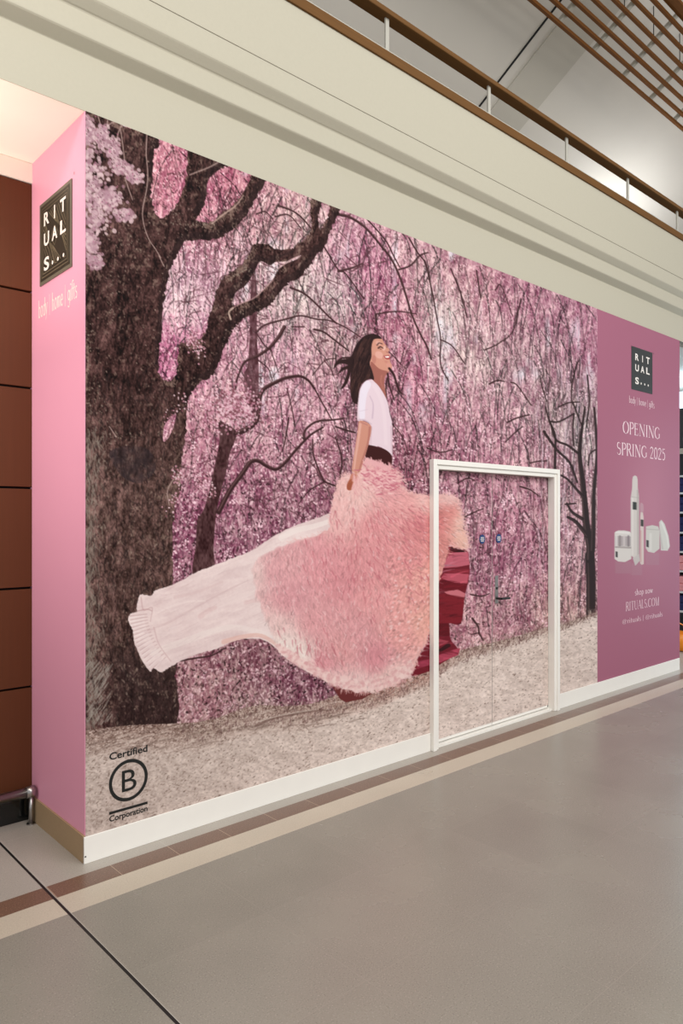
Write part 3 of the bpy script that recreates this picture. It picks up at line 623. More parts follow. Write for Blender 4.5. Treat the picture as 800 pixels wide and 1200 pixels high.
FUR = [(427,538),(437,541),(447,545),(457,547),(464,555),(469,566),(476,575),(490,579),(505,581),(525,579),(539,583),(543,596),(547,612),(551,630),(552,644),(531,640),(529,648),(524,666),(517,684),(513,700),(505,712),
 (504,735),(499,752),(489,768),(486,781),(470,797),(450,806),(420,811),(392,803),(370,791),(345,776),(326,762),(318,742),(306,715),(298,690),(296,662),(312,648),(345,634),(384,622),(386,606),(391,585),(397,564),(405,556),(415,556)]
TRAIN = [(160,711),(164,697),(177,698),(182,692),(205,684),(227,672),(247,664),(270,655),(295,645),(318,630),(345,616),(370,608),(388,602),(395,620),(360,640),(330,660),(340,705),(355,740),(372,775),(370,791),(345,778),(333,770),(320,757),
 (305,749),(285,749),(267,754),(255,760),(232,766),(207,777),(194,785),(188,788),(180,783),(176,787),(170,780),(163,767),(157,752),(155,738),(150,727),(153,719),(160,717)]
def skirt():
    # lining and folds
    lay(polymask([(529,641),(550,645),(553,655),(554,668),(552,684),(548,700),(544,731),(529,731),(530,742),(533,752),(540,764),(520,779),(504,786),(484,792),(480,785),(500,752),(508,700),(520,660)]), (112, 30, 42), 9)
    for p, c in (([(532,641),(548,645),(550,649),(531,646)], (58,22,24)), ([(530,648),(552,647),(554,662),(538,665),(522,666)], (192,98,114)), ([(522,668),(553,667),(553,672),(530,671)], (138,44,56)),
                 ([(524,672),(553,673),(551,684),(536,683),(520,678)], (184,84,100)), ([(519,680),(530,682),(550,687),(549,692),(530,694),(518,690)], (106,24,34)), ([(524,694),(540,691),(549,696),(548,701),(534,701)], (200,112,122)),
                 ([(511,698),(526,696),(548,702),(544,730),(512,731)], (124,32,42)), ([(511,731),(530,731),(531,745),(511,748)], (96,24,32)), ([(512,748),(530,752),(514,760)], (160,66,80)),
                 ([(512,766),(530,753),(532,758),(520,765)], (60,24,28)), ([(512,770),(535,762),(543,760),(541,768),(520,777),(508,780)], (168,66,86)), ([(489,775),(504,772),(504,779),(488,784)], (150,56,76)),
                 ([(388,802),(398,806),(430,812),(438,811),(425,819),(405,823),(398,819)], (104,46,46))):
        lay(polymask(p, sm=False), c, 9)
    RM = (IDM == 9).astype(np.float32)
    for k in range(260):       # folds in the lining
        x = rng.uniform(484, 554); y = rng.uniform(645, 790); L = rng.uniform(6, 22); a = rng.uniform(-.35, .25)
        c = IMG[min(NROW-1, max(0, int((ZTOP-(EYE+(HOR-y)/ppm(x)))/DZ))), int((x-PX0)*KC)].copy() * rng.uniform(.72, 1.28)
        stroke([(x, y), (x + L*.5, y + a*L*.5 - 1), (x + L, y + a*L)], rng.uniform(1, 3), .6, c, .45, M=RM)
    # pale train
    m = polymask(TRAIN, jag=.25); tr = m.copy()
    n = noise(26, 13, 61, 1.) * 7 + noise(9, 5, 62, 1.5) * 5 + noise(2, 2, 63) * 3
    lay(m, np.stack([226 + n, 204 + n*1.2, 203 + n*1.1], -1), 3)
    for p, w, c, a in (([(330,630),(345,622),(370,616),(388,610)],8,(240,228,224),.6), ([(340,655),(320,668),(300,690),(250,712)],12,(230,210,208),.5), ([(170,740),(200,728),(250,700),(290,680)],3,(205,175,176),.45),
                       ([(180,765),(220,750),(270,735),(320,745)],9,(236,222,218),.5), ([(262,752),(285,746),(306,745),(325,756)],6,(222,172,160),.55), ([(235,722),(243,716),(252,712)],7,(212,174,174),.35),
                       ([(288,706),(298,704),(310,705)],5,(212,172,172),.35), ([(330,735),(340,755),(352,768)],8,(238,222,216),.7), ([(205,700),(230,694),(260,682)],4,(212,182,182),.4), ([(190,715),(215,706),(240,704)],3,(236,218,216),.5)):
        stroke(p, w, w*.6, c, a, M=m)
    for k in range(600):       # fine pleats
        x, y = rng.uniform(155, 350), rng.uniform(625, 785); L = rng.uniform(5, 16); s = rng.normal(-.42, .12) if x > 190 else rng.normal(-.2, .2)
        stroke([(x, y), (x + L, y + s*L)], rng.uniform(.7, 1.4), .5, (196,162,164) if rng.random() < .45 else (242,228,226), .25, M=m)
    for i in range(15):        # frilled end
        t = i / 14; x, y = 152 + 6*t + 20*t*t, 722 + 62*t
        L = 20 - 4*t; s = -.12 - .75*t
        stroke([(x, y), (x + L, y + s*L)], 1., .6, (165,118,122), .6, M=m)
        stroke([(x, y + 2), (x + L*.8, y + 2 + s*L)], 1.6, .8, (240,226,226), .6, M=m)
    stroke([(165,700),(168,715),(178,712),(176,728)], 1.4, 1, (190,150,152), .5, M=m); stroke([(180,735),(186,755),(200,775)], 1.4, 1, (196,158,160), .5, M=m)
    stroke([(161,716),(172,714),(178,716)], 1.4, 1, (178,138,140), .6, M=m)
    # fur
    m = polymask(FUR, jag=1.); 
    C = np.array([(420,575,228,176,174),(400,600,228,170,170),(345,655,214,150,156),(320,670,212,148,155),(340,700,210,142,150),(370,660,214,140,148),(370,730,214,146,152),(400,680,208,132,140),(400,760,212,144,148),(440,620,216,140,145),(430,660,212,136,142),
                  (440,700,220,146,150),(470,600,222,150,152),(455,570,214,145,150),(490,615,208,122,128),(480,650,214,134,138),(480,700,224,150,148),(500,680,226,156,150),(500,590,228,170,168),(470,740,220,148,148),(495,730,226,158,150),(440,770,204,128,138),
                  (380,780,206,128,138),(350,768,232,204,200),(380,793,232,198,196),(420,805,228,186,186),(460,795,224,180,178),(515,610,204,110,112),(530,600,206,120,118),(545,610,230,178,168),(548,632,228,172,160),(520,640,206,124,122),(530,584,228,178,176),(515,680,214,138,134),(322,735,222,178,178),(300,672,220,180,180),(326,755,230,204,200),(420,740,212,144,150)], np.float32)
    C[:, 2] += 1; C[:, 3] += 9; C[:, 4] += 7
    num = np.zeros(IMG.shape, np.float32); den = np.zeros(IMG.shape[:2], np.float32)
    for x, y, r, g, b in C:
        w = (1 / (((PXG-x)**2 + (PYG-y)**2)/400 + .3) ** 2).astype(np.float32); den += w; num += w[..., None]*np.array([r, g, b], np.float32)
    f = num/den[..., None] + (noise(3, 5, 71)*5 + noise(1.5, 2, 72)*5)[..., None]
    soft = np.clip((PXG - 296 + (700-PYG)*.0)/12 - (PYG-655)*.0, 0, 1)
    mb_ = m.copy()                       # the deep pink fades softly into the pale train
    for k in range(9): mb_[:, 1:-1] = (mb_[:, :-2] + mb_[:, 1:-1] + mb_[:, 2:]) / 3; mb_[1:-1] = (mb_[:-2] + mb_[1:-1] + mb_[2:]) / 3
    lf_ = np.clip((372 - PXG) / 12, 0, 1); mm = m * (1 - lf_) + np.clip(mb_ * 1.6 - .6, 0, 1) * m * lf_
    lay(mm, f, 3); IDM[m > .5] = 3
    F = (num/den[..., None])
    both = np.maximum(m, 0)
    def flow(x, y):
        a = math.atan2(y - 560, x - 415)
        if x < 400: a = a*.55 + .45*math.atan2(.35, -.6 if False else .35)   # left lobe combed downwards
        return a
    N = 15000; xs = rng.uniform(298, 553, N); ys = rng.uniform(540, 812, N)
    for x, y in zip(xs, ys):
        c = int((x-PX0)*KC); r = int((ZTOP-(EYE+(HOR-y)/CS[c]))/DZ)
        if not (0 <= r < NROW) or both[r, c] < .5: continue
        a = flow(x, y) + rng.normal(0, .35); L = rng.uniform(2, 6.5); fc = F[r, c]; u = rng.random()
        cc = fc*[.84, .93, 1.][rng.integers(3)] if u < .48 else np.minimum(fc*1.06 + 10, 244)
        if u > .93: cc = np.array([242, 214, 214])
        if u < .05: cc = fc*.72
        if x > 455 and y > 650:    # clumped tufts low on the right
            dab(x, y, rng.uniform(1.2, 2.6), rng.uniform(1, 1.8), a + 1.2, cc, .55, both)
        else:
            stroke([(x, y), (x + math.cos(a)*L, y + math.sin(a)*L)], rng.uniform(.8, 1.7), .6, cc, .5)
    for k in range(260):       # deeper partings in the fur
        x, y = [(rng.normal(430, 16), rng.normal(665, 30)), (rng.normal(470, 18), rng.normal(610, 14)), (rng.normal(400, 20), rng.normal(640, 30)), (rng.normal(360, 25), rng.normal(760, 10)), (rng.normal(485, 12), rng.normal(670, 35))][rng.integers(5)]
        a = flow(x, y) + rng.normal(0, .3); L = rng.uniform(4, 11)
        stroke([(x, y), (x + math.cos(a)*L*.5, y + math.sin(a)*L*.5 + 1), (x + math.cos(a)*L, y + math.sin(a)*L)], 1.5, .6, (184, 100, 112), .5, M=both)
    # feathery rim
    rim = smooth(FUR, 6, True); 
    for i in range(len(rim)):
        x, y = rim[i]; a = math.atan2(y - 660, x - 430)
        if 505 < x < 530 and y > 640 or x < 335: continue
        for k in range(3):
            L = rng.uniform(2, 5); b = a + rng.normal(0, .5); s = rng.uniform(-3, 0)
            x0, y0 = x + math.cos(a)*s + rng.normal(0, 1), y + math.sin(a)*s + rng.normal(0, 1)
            stroke([(x0, y0), (x0 + math.cos(b)*L, y0 + math.sin(b)*L)], 1.4, .6, (228, 180, 178) if y < 700 else (224, 176, 172), .55)
    for i in range(500):       # thick pale fringe along the hem
        t = rng.random(); h = smooth([(326,758),(345,771),(370,786),(392,797),(420,804),(450,800),(470,791),(484,778)], 5); x, y = h[int(t*(len(h)-1))] + rng.normal(0, 1)*np.array([2, 4])
        dab(x, y, rng.uniform(1.5, 3.2), rng.uniform(1.4, 2.8), .3, (236, 206, 202) if rng.random() < .6 else (214, 160, 162), .5)
def woman():
    SK = (202, 142, 124)
    # strands behind
    HAIR = [(426,394),(435,391),(443,393),(447,397),(441,397),(437,399),(435,407),(435,418),(433,426),(436,435),(438,445),(433,444),(426,448),(421,455),(419,472),(414,472),(411,464),(410,447),(411,436),(408,446),(404,453),(399,456),(404,445),(407,433),(402,434),(396,438),
            (400,431),(408,428),(400,426),(395,428),(391,432),(392,427),(398,422),(410,419),(415,408),(420,400)]
    fm = polymask([(437,399),(442,394),(447,397),(450,402),(453,406),(456,410),(454.6,413),(456.5,416),(456.5,420),(457,424),(459,428),(458.5,432),(455,436),(451.5,441),(450,450),(452,467),(446,456),(440,449),(436,445),(435,435),(431,426),(433,418),(434,406)])
    lay(fm, (206, 146, 128), 6)
    lay(polymask([(434,424),(444,432),(455,436),(451,441),(450,451),(452,467),(445,455),(437,446)]), (160, 98, 88), 6)
    stroke([(447,440),(446,447),(449,456)], 1.6, 1, (186,120,106), .6)
    dab(443, 402, 3, 2.5, 0, (222,170,158), .7); dab(444, 416, 4.5, 4, 0, (226,172,160), .75); dab(450, 408, 1.6, 3.6, .4, (232,186,174), .8); dab(455, 428, 2.6, 3, 0, (214,150,140), .6)
    dab(438, 421, 2.5, 5, 0, (180,115,104), .6); dab(452, 424, 2, 1.6, 0, (190,120,110), .5)
    stroke([(441.5,404.5),(444,402),(447.5,403)], 1.3, 1, (60,34,34), .9); stroke([(443,408),(445.5,406.4),(448.3,408)], 1.7, 1.2, (52,30,30), .9)
    dab(445.8, 409.2, 1.2, .8, 0, (70,40,40), .8); stroke([(452,406),(453,407.6)], 1., .8, (80,50,48), .7)
    stroke([(452.5,412.5),(454.6,413)], 1., .8, (140,74,70), .7)
    lay(polymask([(449.6,417.4),(453,416.4),(456,416.6),(456.2,420.6),(453,421),(450.6,419.6)]), (160,48,52), 6)
    lay(polymask([(450.6,417.8),(455.4,417.2),(455.2,419.2),(452,419.2)]), (240,226,222), 6)
    stroke([(449.5,416.4),(448.4,418.6),(449.4,421)], .9, .7, (160,98,90), .6)
    hm = polymask(HAIR); lay(hm, (46, 28, 28), 5)
    for k in range(110):
        x = rng.uniform(412, 434); y = rng.uniform(394, 450); L = rng.uniform(8, 20)
        stroke([(x, y), (x - L*.28, y + L*.6), (x - L*.3, y + L)], 1., .7, (92,60,54) if rng.random() < .5 else (26,14,16), .5, M=hm)
    stroke([(429,398),(420,412),(415,430)], 2, 1, (84,56,50), .5, M=hm)
    for p, a, b in (([(456,432),(461,439),(464,448),(467,457),(470,461)],3.2,1.6), ([(454,438),(456,452),(460,464),(462,469)],2.2,1.2), ([(453,444),(452,456),(453,467)],1.8,1), ([(412,419),(400,420),(393,426),(391,432)],2.4,1), ([(409,430),(401,434),(396,438)],1.8,.8), ([(408,436),(405,448),(399,456)],2,1), ([(412,465),(415,471),(419,474)],2,1)):
        stroke(p, a, b, (48,28,28), .95, 5)
    # white fitted top
    TOP = [(435,445),(428,447),(422,455),(420,466),(418.6,480),(419,493),(427,493),(434,498),(435,505),(432,521),(443,523),(453,528),(459,535),(459.5,512),(459,496),(456.5,485),(454,472),(449,461),(443,452),(438,447)]
    m = polymask(TOP); lay(m, (226, 204, 214), 7)
    stroke([(430,450),(426,460),(424,475),(424,488)], 9, 7, (232, 224, 238), .8, M=m)
    stroke([(438,452),(444,463),(449,478),(451,500),(452,520)], 5, 4, (232,212,220), .6, M=m)
    stroke([(436,490),(437,474),(433,464)], 1.8, 1, (196,170,188), .7, M=m); stroke([(435,500),(434,520)], 2, 1, (204,172,184), .5, M=m)
    stroke([(419,492),(427,492),(435,497)], 1.2, 1, (190,166,180), .7, M=m); stroke([(458,500),(459,530)], 2, 2, (212,180,192), .7, M=m); stroke([(421,482),(430,480)], 1, .8, (206,186,202), .6, M=m)
    lay(polymask([(430,522),(443,524),(453,528),(459,535),(458,546),(451,544),(439,540),(430,536),(426,541),(428,533)]), (62, 26, 26), 8)
    # arm
    am = polymask([(420.5,493.5),(427,494),(433.6,498),(434.8,504),(432,519),(426.5,537),(421.5,553),(416,556),(412,551),(414.3,535),(417.2,516),(419,503)])
    lay(am, SK, 6)
    stroke([(422,497),(419.5,516),(416.5,535),(414.5,550)], 3, 2, (226,176,164), .7, M=am); stroke([(433,501),(431,518),(425,537),(420,553)], 2.4, 1.8, (170,106,96), .7, M=am); stroke([(423,495),(430,498)], 1.8, 1.5, (176,116,112), .6, M=am)
    # fur gathered over the hip, then the hand holding it
    for k in range(500):
        x, y = rng.normal(445, 11), rng.normal(560, 7)
        if y < 541 + max(0, (x-430))*.25: continue
        a = rng.uniform(-.6, .9); L = rng.uniform(3, 7)
        stroke([(x, y), (x + L*math.cos(a), y + L*math.sin(a))], 1.8, .8, [(230,178,178),(205,128,140),(240,200,198),(190,104,122)][rng.integers(4)], .7, 3)
    for k in range(60):
        x = rng.uniform(428, 458); y = 540 + (x-428)*.25 + rng.normal(0, 1.5); stroke([(x, y+3), (x + rng.normal(-1, 1.5), y - rng.uniform(1, 4))], 1.6, .8, (226,170,174), .8, 3)
    stroke([(413,553),(417,556),(422,553)], 1.3, 1., (226,186,172), .9)
    hm = polymask([(412,555),(419,557),(418,563),(413,568),(411.6,574),(407,574),(406,569),(409,562)]); lay(hm, (196,128,112), 6)
    lay(polymask([(409,562.5),(413,562),(412.4,569),(411.4,574),(407,574),(406,569)]), (166,92,68), 6)
    for x in (408.2, 409.8, 411.2): stroke([(x, 566), (x - 1, 573)], .7, .6, (120,60,46), .6)
    for k in range(120):
        x, y = rng.normal(417, 4), rng.normal(566, 6)
        if x < 413.5: continue
        stroke([(x, y), (x + rng.normal(0, 2), y + 5)], 1.5, .7, [(234,190,186),(220,160,162)][rng.integers(2)], .6, 3)
def panel():
    px_ = PXG; base = np.empty_like(IMG)
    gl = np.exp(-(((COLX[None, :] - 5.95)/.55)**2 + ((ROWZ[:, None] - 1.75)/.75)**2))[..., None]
    base[:] = np.array(PINK8_SHADED, np.float32)*(1 - gl*.0) + gl*np.array([14, 16, 14], np.float32)
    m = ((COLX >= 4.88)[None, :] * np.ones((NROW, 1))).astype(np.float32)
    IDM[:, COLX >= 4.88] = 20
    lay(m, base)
    def g(p, c, sh=None, sm=False):
        k = polymask(p, sm=sm); lay(k, c, 21); return k
    W = (208, 200, 196)
    # reflections under the products, printed
    for (x0, x1, y0, y1) in ((720.5,739,658,672),(739.5,752,660,674),(756.5,772,648,662)):
        k = polymask([(x0,y0),(x1,y0),(x1,y1),(x0,y1)], sm=False); lay(k * .22, (170,150,155))
    k = g([(740.6,562),(741.4,558.5),(743.6,557),(746,558.5),(746.8,562),(747,572),(748.4,582),(748.6,652),(743,654),(738.8,651),(738.6,584),(740.4,572)], W)
    stroke([(747,575),(747.4,650)], 2.4, 2.4, (176,168,164), .7, M=k); stroke([(741,584),(741,650)], 1.6, 1.6, (228,222,218), .7, M=k); stroke([(739,582),(748,583.5)], .8, .8, (170,160,158), .7)
    g([(741,588),(745.6,588.6),(745.6,597.6),(741,597)], (56,58,52))
    k = g([(750.3,600),(753,600.6),(753.8,606),(754,661),(751.5,662),(749.6,660),(749.8,606)], (212,196,192)); g([(750.4,608.6),(753.6,609.2),(753.6,617),(750.4,616.6)], (60,56,52))
    stroke([(750.6,622),(750.8,658)], .8, .8, (190,120,110), .7); k = polymask([(749.8,590),(753.4,591),(753.4,600),(750,600)]); lay(k*.5, (196,176,178))
    # jar on the left with a metal lid
    k = g([(719.8,624),(724,621.6),(731,621.6),(738,623),(739.4,626),(739.4,655),(732,658.6),(724,658),(719.8,655)], (214,208,204))
    lay(polymask([(720.4,628),(738.8,628.6),(738.8,640),(720.4,639.6)], sm=False), (176,166,166)); 
    for x, c in ((722,(222,216,214)),(726,(140,128,130)),(731,(206,196,196)),(736,(132,120,124))): stroke([(x,628.6),(x,639.4)], 2.6, 2.6, c, .8)
    lay(polymask([(720,640),(739.2,640.6),(739.2,643),(720,642)], sm=False), (170,160,158)); g([(721,646),(723.4,646.6),(723.4,653.4),(721,652.6)], (60,56,56))
    stroke([(722,623.6),(737,624.6)], 2, 2, (232,228,226), .8)
    # open jar and its leaning lid on the right
    k = g([(756.6,617),(764,615.4),(771,617),(772.4,622),(772.4,643),(766,648),(759,646.6),(756.2,642)], (204,200,194)); stroke([(757,620),(771,621)], .8, .8, (160,152,150), .7); stroke([(762,626),(762,644)], 3, 3, (222,218,214), .6, M=k)
    g([(757,632.6),(759.8,633.4),(759.8,641.6),(757,640.6)], (64,58,58))
    k = g([(772,612),(774.6,609),(778.4,614),(783,628),(784.6,640),(782,645.4),(774,645)], (206,204,198)); stroke([(775,612),(781,628),(783,642)], 1.6, 1.4, (228,226,222), .7, M=k); stroke([(772,620),(776,643)], 2, 2, (180,174,170), .6, M=k)
    k = g([(741,654),(748.6,649),(749.6,657),(744,663)], (196,188,186))
PINK8_SHADED = (166, 104, 126)  # same ink as the side panel; darker tone paints in the weaker light here
def paint_all():
    blossom(); trunk(); ground(); skirt(); woman(); panel()
    np.clip(IMG, 0, 255, out=IMG)
INK_GAIN = np.array([0.95, 0.94, 0.92], np.float32)
paint_all()

# ------------------------------------------------------------------ printed sheets from the painted table
LIN = np.where(IMG/255 <= .04045, IMG/255/12.92, ((IMG/255 + .055)/1.055) ** 2.4).astype(np.float32)
LIN = np.clip(LIN * INK_GAIN, 0, .95)
def sheet(name, mask, y, parent, label=None, Z=ROWZ, X=COLX):
    # mask marks the cells of the table that belong to this piece of film
    r, c = np.nonzero(mask)
    if len(r) == 0: return None
    corner = np.stack([r*NCOL + c, (r+1)*NCOL + c, (r+1)*NCOL + c + 1, r*NCOL + c + 1], 1)
    u, inv = np.unique(corner, return_inverse=True); inv = inv.reshape(-1)
    rr, cc = u // NCOL, u % NCOL
    co = np.empty((len(u), 3), np.float32); co[:, 0] = X[cc]; co[:, 1] = y; co[:, 2] = Z[rr]
    me = bpy.data.meshes.new(name); nf = len(r)
    me.vertices.add(len(u)); me.vertices.foreach_set('co', co.ravel())
    me.loops.add(nf*4); me.loops.foreach_set('vertex_index', inv.astype(np.int32))
    me.polygons.add(nf); me.polygons.foreach_set('loop_start', np.arange(0, nf*4, 4, dtype=np.int32)); me.polygons.foreach_set('loop_total', np.full(nf, 4, np.int32))
    me.update(calc_edges=True)
    a = me.color_attributes.new('ink', 'FLOAT_COLOR', 'POINT'); col = np.ones((len(u), 4), np.float32); col[:, :3] = LIN[rr, cc]; a.data.foreach_set('color', col.ravel())
    me.materials.append(M['ink'])
    o = bpy.data.objects.new(name, me); COL.objects.link(o); o.parent = parent
    if label: o['label'] = label
    return o
CELL = np.zeros((NROW, NCOL), bool); CELL[:-1, :-1] = True
cx = COLX[None, :] * np.ones((NROW, 1)); cz = ROWZ[:, None] * np.ones((1, NCOL))
above = CELL & (cz > BB - .006)
doorz = (cx > DX0 - J) & (cx < DX1 + J - .01) & (cz < DZ1 + J - .002)
wallc = above & ~((cx > DX0 - J + .012) & (cx < DX1 + J - .02) & (cz < DZ1 + J - .012))
SHY = -.002
mural = empty('mural_print', (0, 0, 0))
tag(mural, 'large printed mural of a woman in a flowing pink skirt under weeping cherry blossom trees', 'mural')
g = IDM
sheet('printed_blossom_grove', wallc & (g == 1), SHY, mural, 'pink weeping blossom and pale dry ground')
sheet('printed_tree', wallc & (g == 2), SHY, mural, 'large dark cherry trunk with spreading limbs')
sheet('printed_tree', wallc & (g == 4), SHY, mural, 'slender bare tree at the right edge of the print')
wm = sheet('printed_woman', wallc & (g == 6), SHY, mural, 'laughing woman looking up, arm holding her skirt')
sheet('hair', wallc & (g == 5), SHY, wm, 'long dark windblown hair')
sheet('top', wallc & (g == 7), SHY, wm, 'white fitted short-sleeved top')
sheet('waistband', wallc & (g == 8), SHY, wm, 'dark brown waistband')
sheet('skirt', wallc & ((g == 3) | (g == 9)), SHY, wm, 'billowing pale and deep pink feathery skirt')
pp = empty('opening_panel', (5.76, 0, 0))
tag(pp, 'flat pink panel at the right end of the hoarding with opening notice and skincare products', 'sign panel')
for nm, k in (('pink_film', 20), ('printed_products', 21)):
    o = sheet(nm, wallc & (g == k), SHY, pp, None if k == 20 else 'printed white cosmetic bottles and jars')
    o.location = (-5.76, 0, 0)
# door leaves, each wrapped in its share of the picture
for nm, xa, xb in (('left', DX0 + .003, XM - .003), ('right', XM + .003, DX1 - .003)):
    lf = MB().box(xa, xb, LY + .002, LY + .046, .024, DZ1 - .003).build('door_leaf', M['white_paint'], door)
    lf['label'] = 'leaf printed with the edge of the pink skirt' if nm == 'left' else 'leaf printed with blossom, carrying the lever handle'
    sel = CELL & (cx > xa - .004) & (cx < xb) & (cz < DZ1 - .001) & (cz > .05)
    cols = np.nonzero(sel.any(0))[0]; X2 = COLX.copy(); X2[cols[0]] = xa; X2[cols[-1] + 1] = xb
    sheet('printed_film', sel, LY, lf, X=X2)
    if nm == 'left': left_leaf = lf
    else: right_leaf = lf
def disc(cx_, z_, parent, name, r=.036):
    mb = MB().tube([(cx_, LY - .001, z_), (cx_, LY - .004, z_)], r, 28); o = mb.build(name, M['blue'], parent); o['label'] = 'round blue notice with white wording'
    for k, w in ((.012, .030), (-.001, .034), (-.014, .026)):
        MB().box(cx_ - w*.7, cx_ + w*.7, LY - .0048, LY - .0042, z_ + k - .0028, z_ + k + .0028).build('notice_line', M['white_ink'], o)
disc(3.16, 1.492, left_leaf, 'door_notice'); disc(3.375, 1.494, right_leaf, 'door_notice')
pl = MB().box(3.325, 3.365, LY - .006, LY - .0005, .98, 1.20, .002).build('handle_plate', M['steel'], right_leaf)
MB().tube([(3.345, LY - .005, 1.02), (3.345, LY - .05, 1.02)], .009, 12).tube([(3.345, LY - .05, 1.02), (3.40, LY - .052, 1.02), (3.455, LY - .05, 1.018)], .0095, 12).build('lever_handle', M['black'], pl)
MB().tube([(3.345, LY - .0055, 1.10), (3.345, LY - .010, 1.10)], .010, 16).build('lock_cylinder', M['black'], pl)

# certification mark on the mural's lower left
cm = empty('certification_mark', (.22, 0, .344))
tag(cm, 'black circled B certification mark with wording, on the lower left of the mural', 'logo')
def rng_mb(cx_, cz_, r0, r1, n=64):
    v = []; 
    for i in range(n):
        a = 2*math.pi*i/n; v += [front(cx_ + r0*math.cos(a), cz_ + r0*math.sin(a)), front(cx_ + r1*math.cos(a), cz_ + r1*math.sin(a))]
    return MB().add(v, [(2*i, 2*i+1, (2*i+3) % (2*n), (2*i+2) % (2*n)) for i in range(n)])
rng_mb(.22, .344, .087, .1035).build('ring', M['black_ink'], cm)
sans('letter', 'B', .184, .262, .291, .108, front, M['black_ink'], cm)
sans('certified_wording', 'Certified', .119, .322, .466, .034, front, M['black_ink'], cm, bold=.02)
sans('corporation_wording', 'Corporation', .119, .322, .163, .028, front, M['black_ink'], cm, bold=.02)
MB().add([front(.118, .198), front(.322, .198), front(.322, .211), front(.118, .211)], [(0, 1, 2, 3)]).build('bar', M['black_ink'], cm)

# ---- pink vinyl on the left return, with its large plaque
sp = empty('side_panel', (0, .36, 0))
tag(sp, 'narrow bright pink panel on the left return of the hoarding with a dark square plaque', 'sign panel')
MB().box(-.0030, -.0005, 0, .708, BB + .003, H - .001).build('pink_film', M['pink'], sp)
def plaque(frame, u0, u1, v0, v1, parent, base, dep, patterned, tm):
    def quad(a, b, c, e, d0, d1):
        v = [frame(x, y, d) for d in (d0, d1) for x, y in ((a, c), (b, c), (b, e), (a, e))]
        return MB().add(v, [(0, 1, 2, 3)[::-1], (4, 5, 6, 7), (0, 1, 5, 4), (1, 2, 6, 5), (2, 3, 7, 6), (3, 0, 4, 7)])
    w, h = u1 - u0, v1 - v0; e = .018 if patterned else .004
    o = quad(u0, u1, v0, v1, 0, dep).build('plaque', M['plaque_edge'] if patterned else base, parent)
    if patterned: quad(u0 + e, u1 - e, v0 + e, v1 - e, dep, dep + .001).build('plaque_face', base, o)
    d = dep + .0014
    if patterned:
        mb = MB()
        def ln(pts, wd=.0055): ribbon(mb, pts, wd, lambda a, b: frame(u0 + a*w, v0 + b*h, d))
        def L2(p): 
            P = [(u0 + a*w, v0 + b*h) for a, b in p]; ribbon(mb, P, .0052, lambda a, b: frame(a, b, d))
        for k in (.08, .12): L2([(k, k), (1-k, k), (1-k, 1-k), (k, 1-k), (k, k)])
        for k in (0, .06, .12, .18):
            L2([(.16 + k, .84), (.30 + k, .84 - .0), (.86, .16 + .18 - k*1. + .06)])
            L2([(.84 - k, .16), (.70 - k, .16), (.14, .66 + k)])
            L2([(.16, .60 - k), (.34 - k*.5, .44 - k), (.50 - k, .16)])
            L2([(.84, .40 + k), (.66 + k*.5, .56 + k), (.50 + k, .84)])
        L2([(.38, .5), (.5, .62), (.62, .5), (.5, .38), (.38, .5)])
        mb.build('plaque_pattern', M['plaque_line'], o)
    d += .0008
    lh = .15*h
    us = (.16, .42, .68) ; vs = (.70, .45, .15)
    n = 0
    for i, row in enumerate(('RIT', 'UAL', 'S')):
        for j, ch in enumerate(row):
            lw = .17*w if ch != 'I' else .035*w; uc = u0 + (us[j] + .085)*w
            if patterned: uc = u0 + (us[j] + .085)*w
            sans('plaque_letter', ch, uc - lw/2, uc + lw/2, v0 + vs[i]*h, lh, frame, tm, o, d, bold=.03)
    for k in range(3):
        uc, vc = u0 + (.44 + .17*k)*w, v0 + .185*h; r = .024*w
        v = [frame(uc + r*math.cos(a), vc + r*math.sin(a), d) for a in [2*math.pi*i/14 for i in range(14)]]
        MB().add(v, [tuple(range(14))]).build('plaque_dot', tm, o)
    return o
plaque(side, .136, .563, 2.898, 3.332, sp, M['plaque'], .006, True, M['white_ink'])
sans('trademark', 'R', .580, .590, 3.345, .014, side, M['plaque'], sp)
serif('slogan', 'body | home | gifts', .10, .62, 2.735, .095, side, M['white_ink'], sp, wt=1.5)
# ---- plaque and wording on the right panel
plaque(front, 5.55, 6.01, 2.94, 3.37, pp, M['plaque_front'], .001, False, M['white_ink'])
sans('trademark', 'R', 6.03, 6.05, 3.36, .014, front, M['plaque_front'], pp)
serif('slogan', 'body | home | gifts', 5.50, 6.06, 2.80, .07, front, M['pale_ink'], pp, wt=1.3)
serif('opening_wording', 'OPENING', 5.37, 6.20, 2.487, .122, front, M['pale_ink'], pp, wt=1.15)
serif('season_wording', 'SPRING 2025', 5.245, 6.32, 2.272, .122, front, M['pale_ink'], pp, wt=1.15)
serif('shop_wording', 'shop now', 5.62, 6.02, .885, .062, front, M['pale_ink'], pp, wt=1.3)
serif('address_wording', 'RITUALS.COM', 5.43, 6.17, .742, .088, front, M['pale_ink'], pp, wt=1.0)
serif('social_wording', '@rituals | @rituals', 5.36, 6.25, .62, .052, front, M['pale_ink'], pp, wt=1.1)

# ------------------------------------------------------------------ balcony rail
bn = empty('balcony_balustrade', (5, -.21, 4.545))
tag(bn, 'long brown timber handrail on short grey metal posts along the top of the cream fascia', 'handrail')
MB().box(-4, 16, -.136, -.046, 4.918, 4.954, .006).build('handrail', M['wood_rail'], bn)
MB().box(-4, 16, -.124, -.016, 4.622, 4.686, .003).build('nosing', M['wood_rail'], bn)
MB().box(-4, 16, -.102, -.092, 4.698, 4.710).build('glass_channel', M['grey_steel'], bn)
for k in range(-5, 13):
    x = 1.975 + 1.105*k
    MB().box(x - .016, x + .016, -.099, -.087, 4.686, 4.919).build('post', M['grey_steel'], bn)

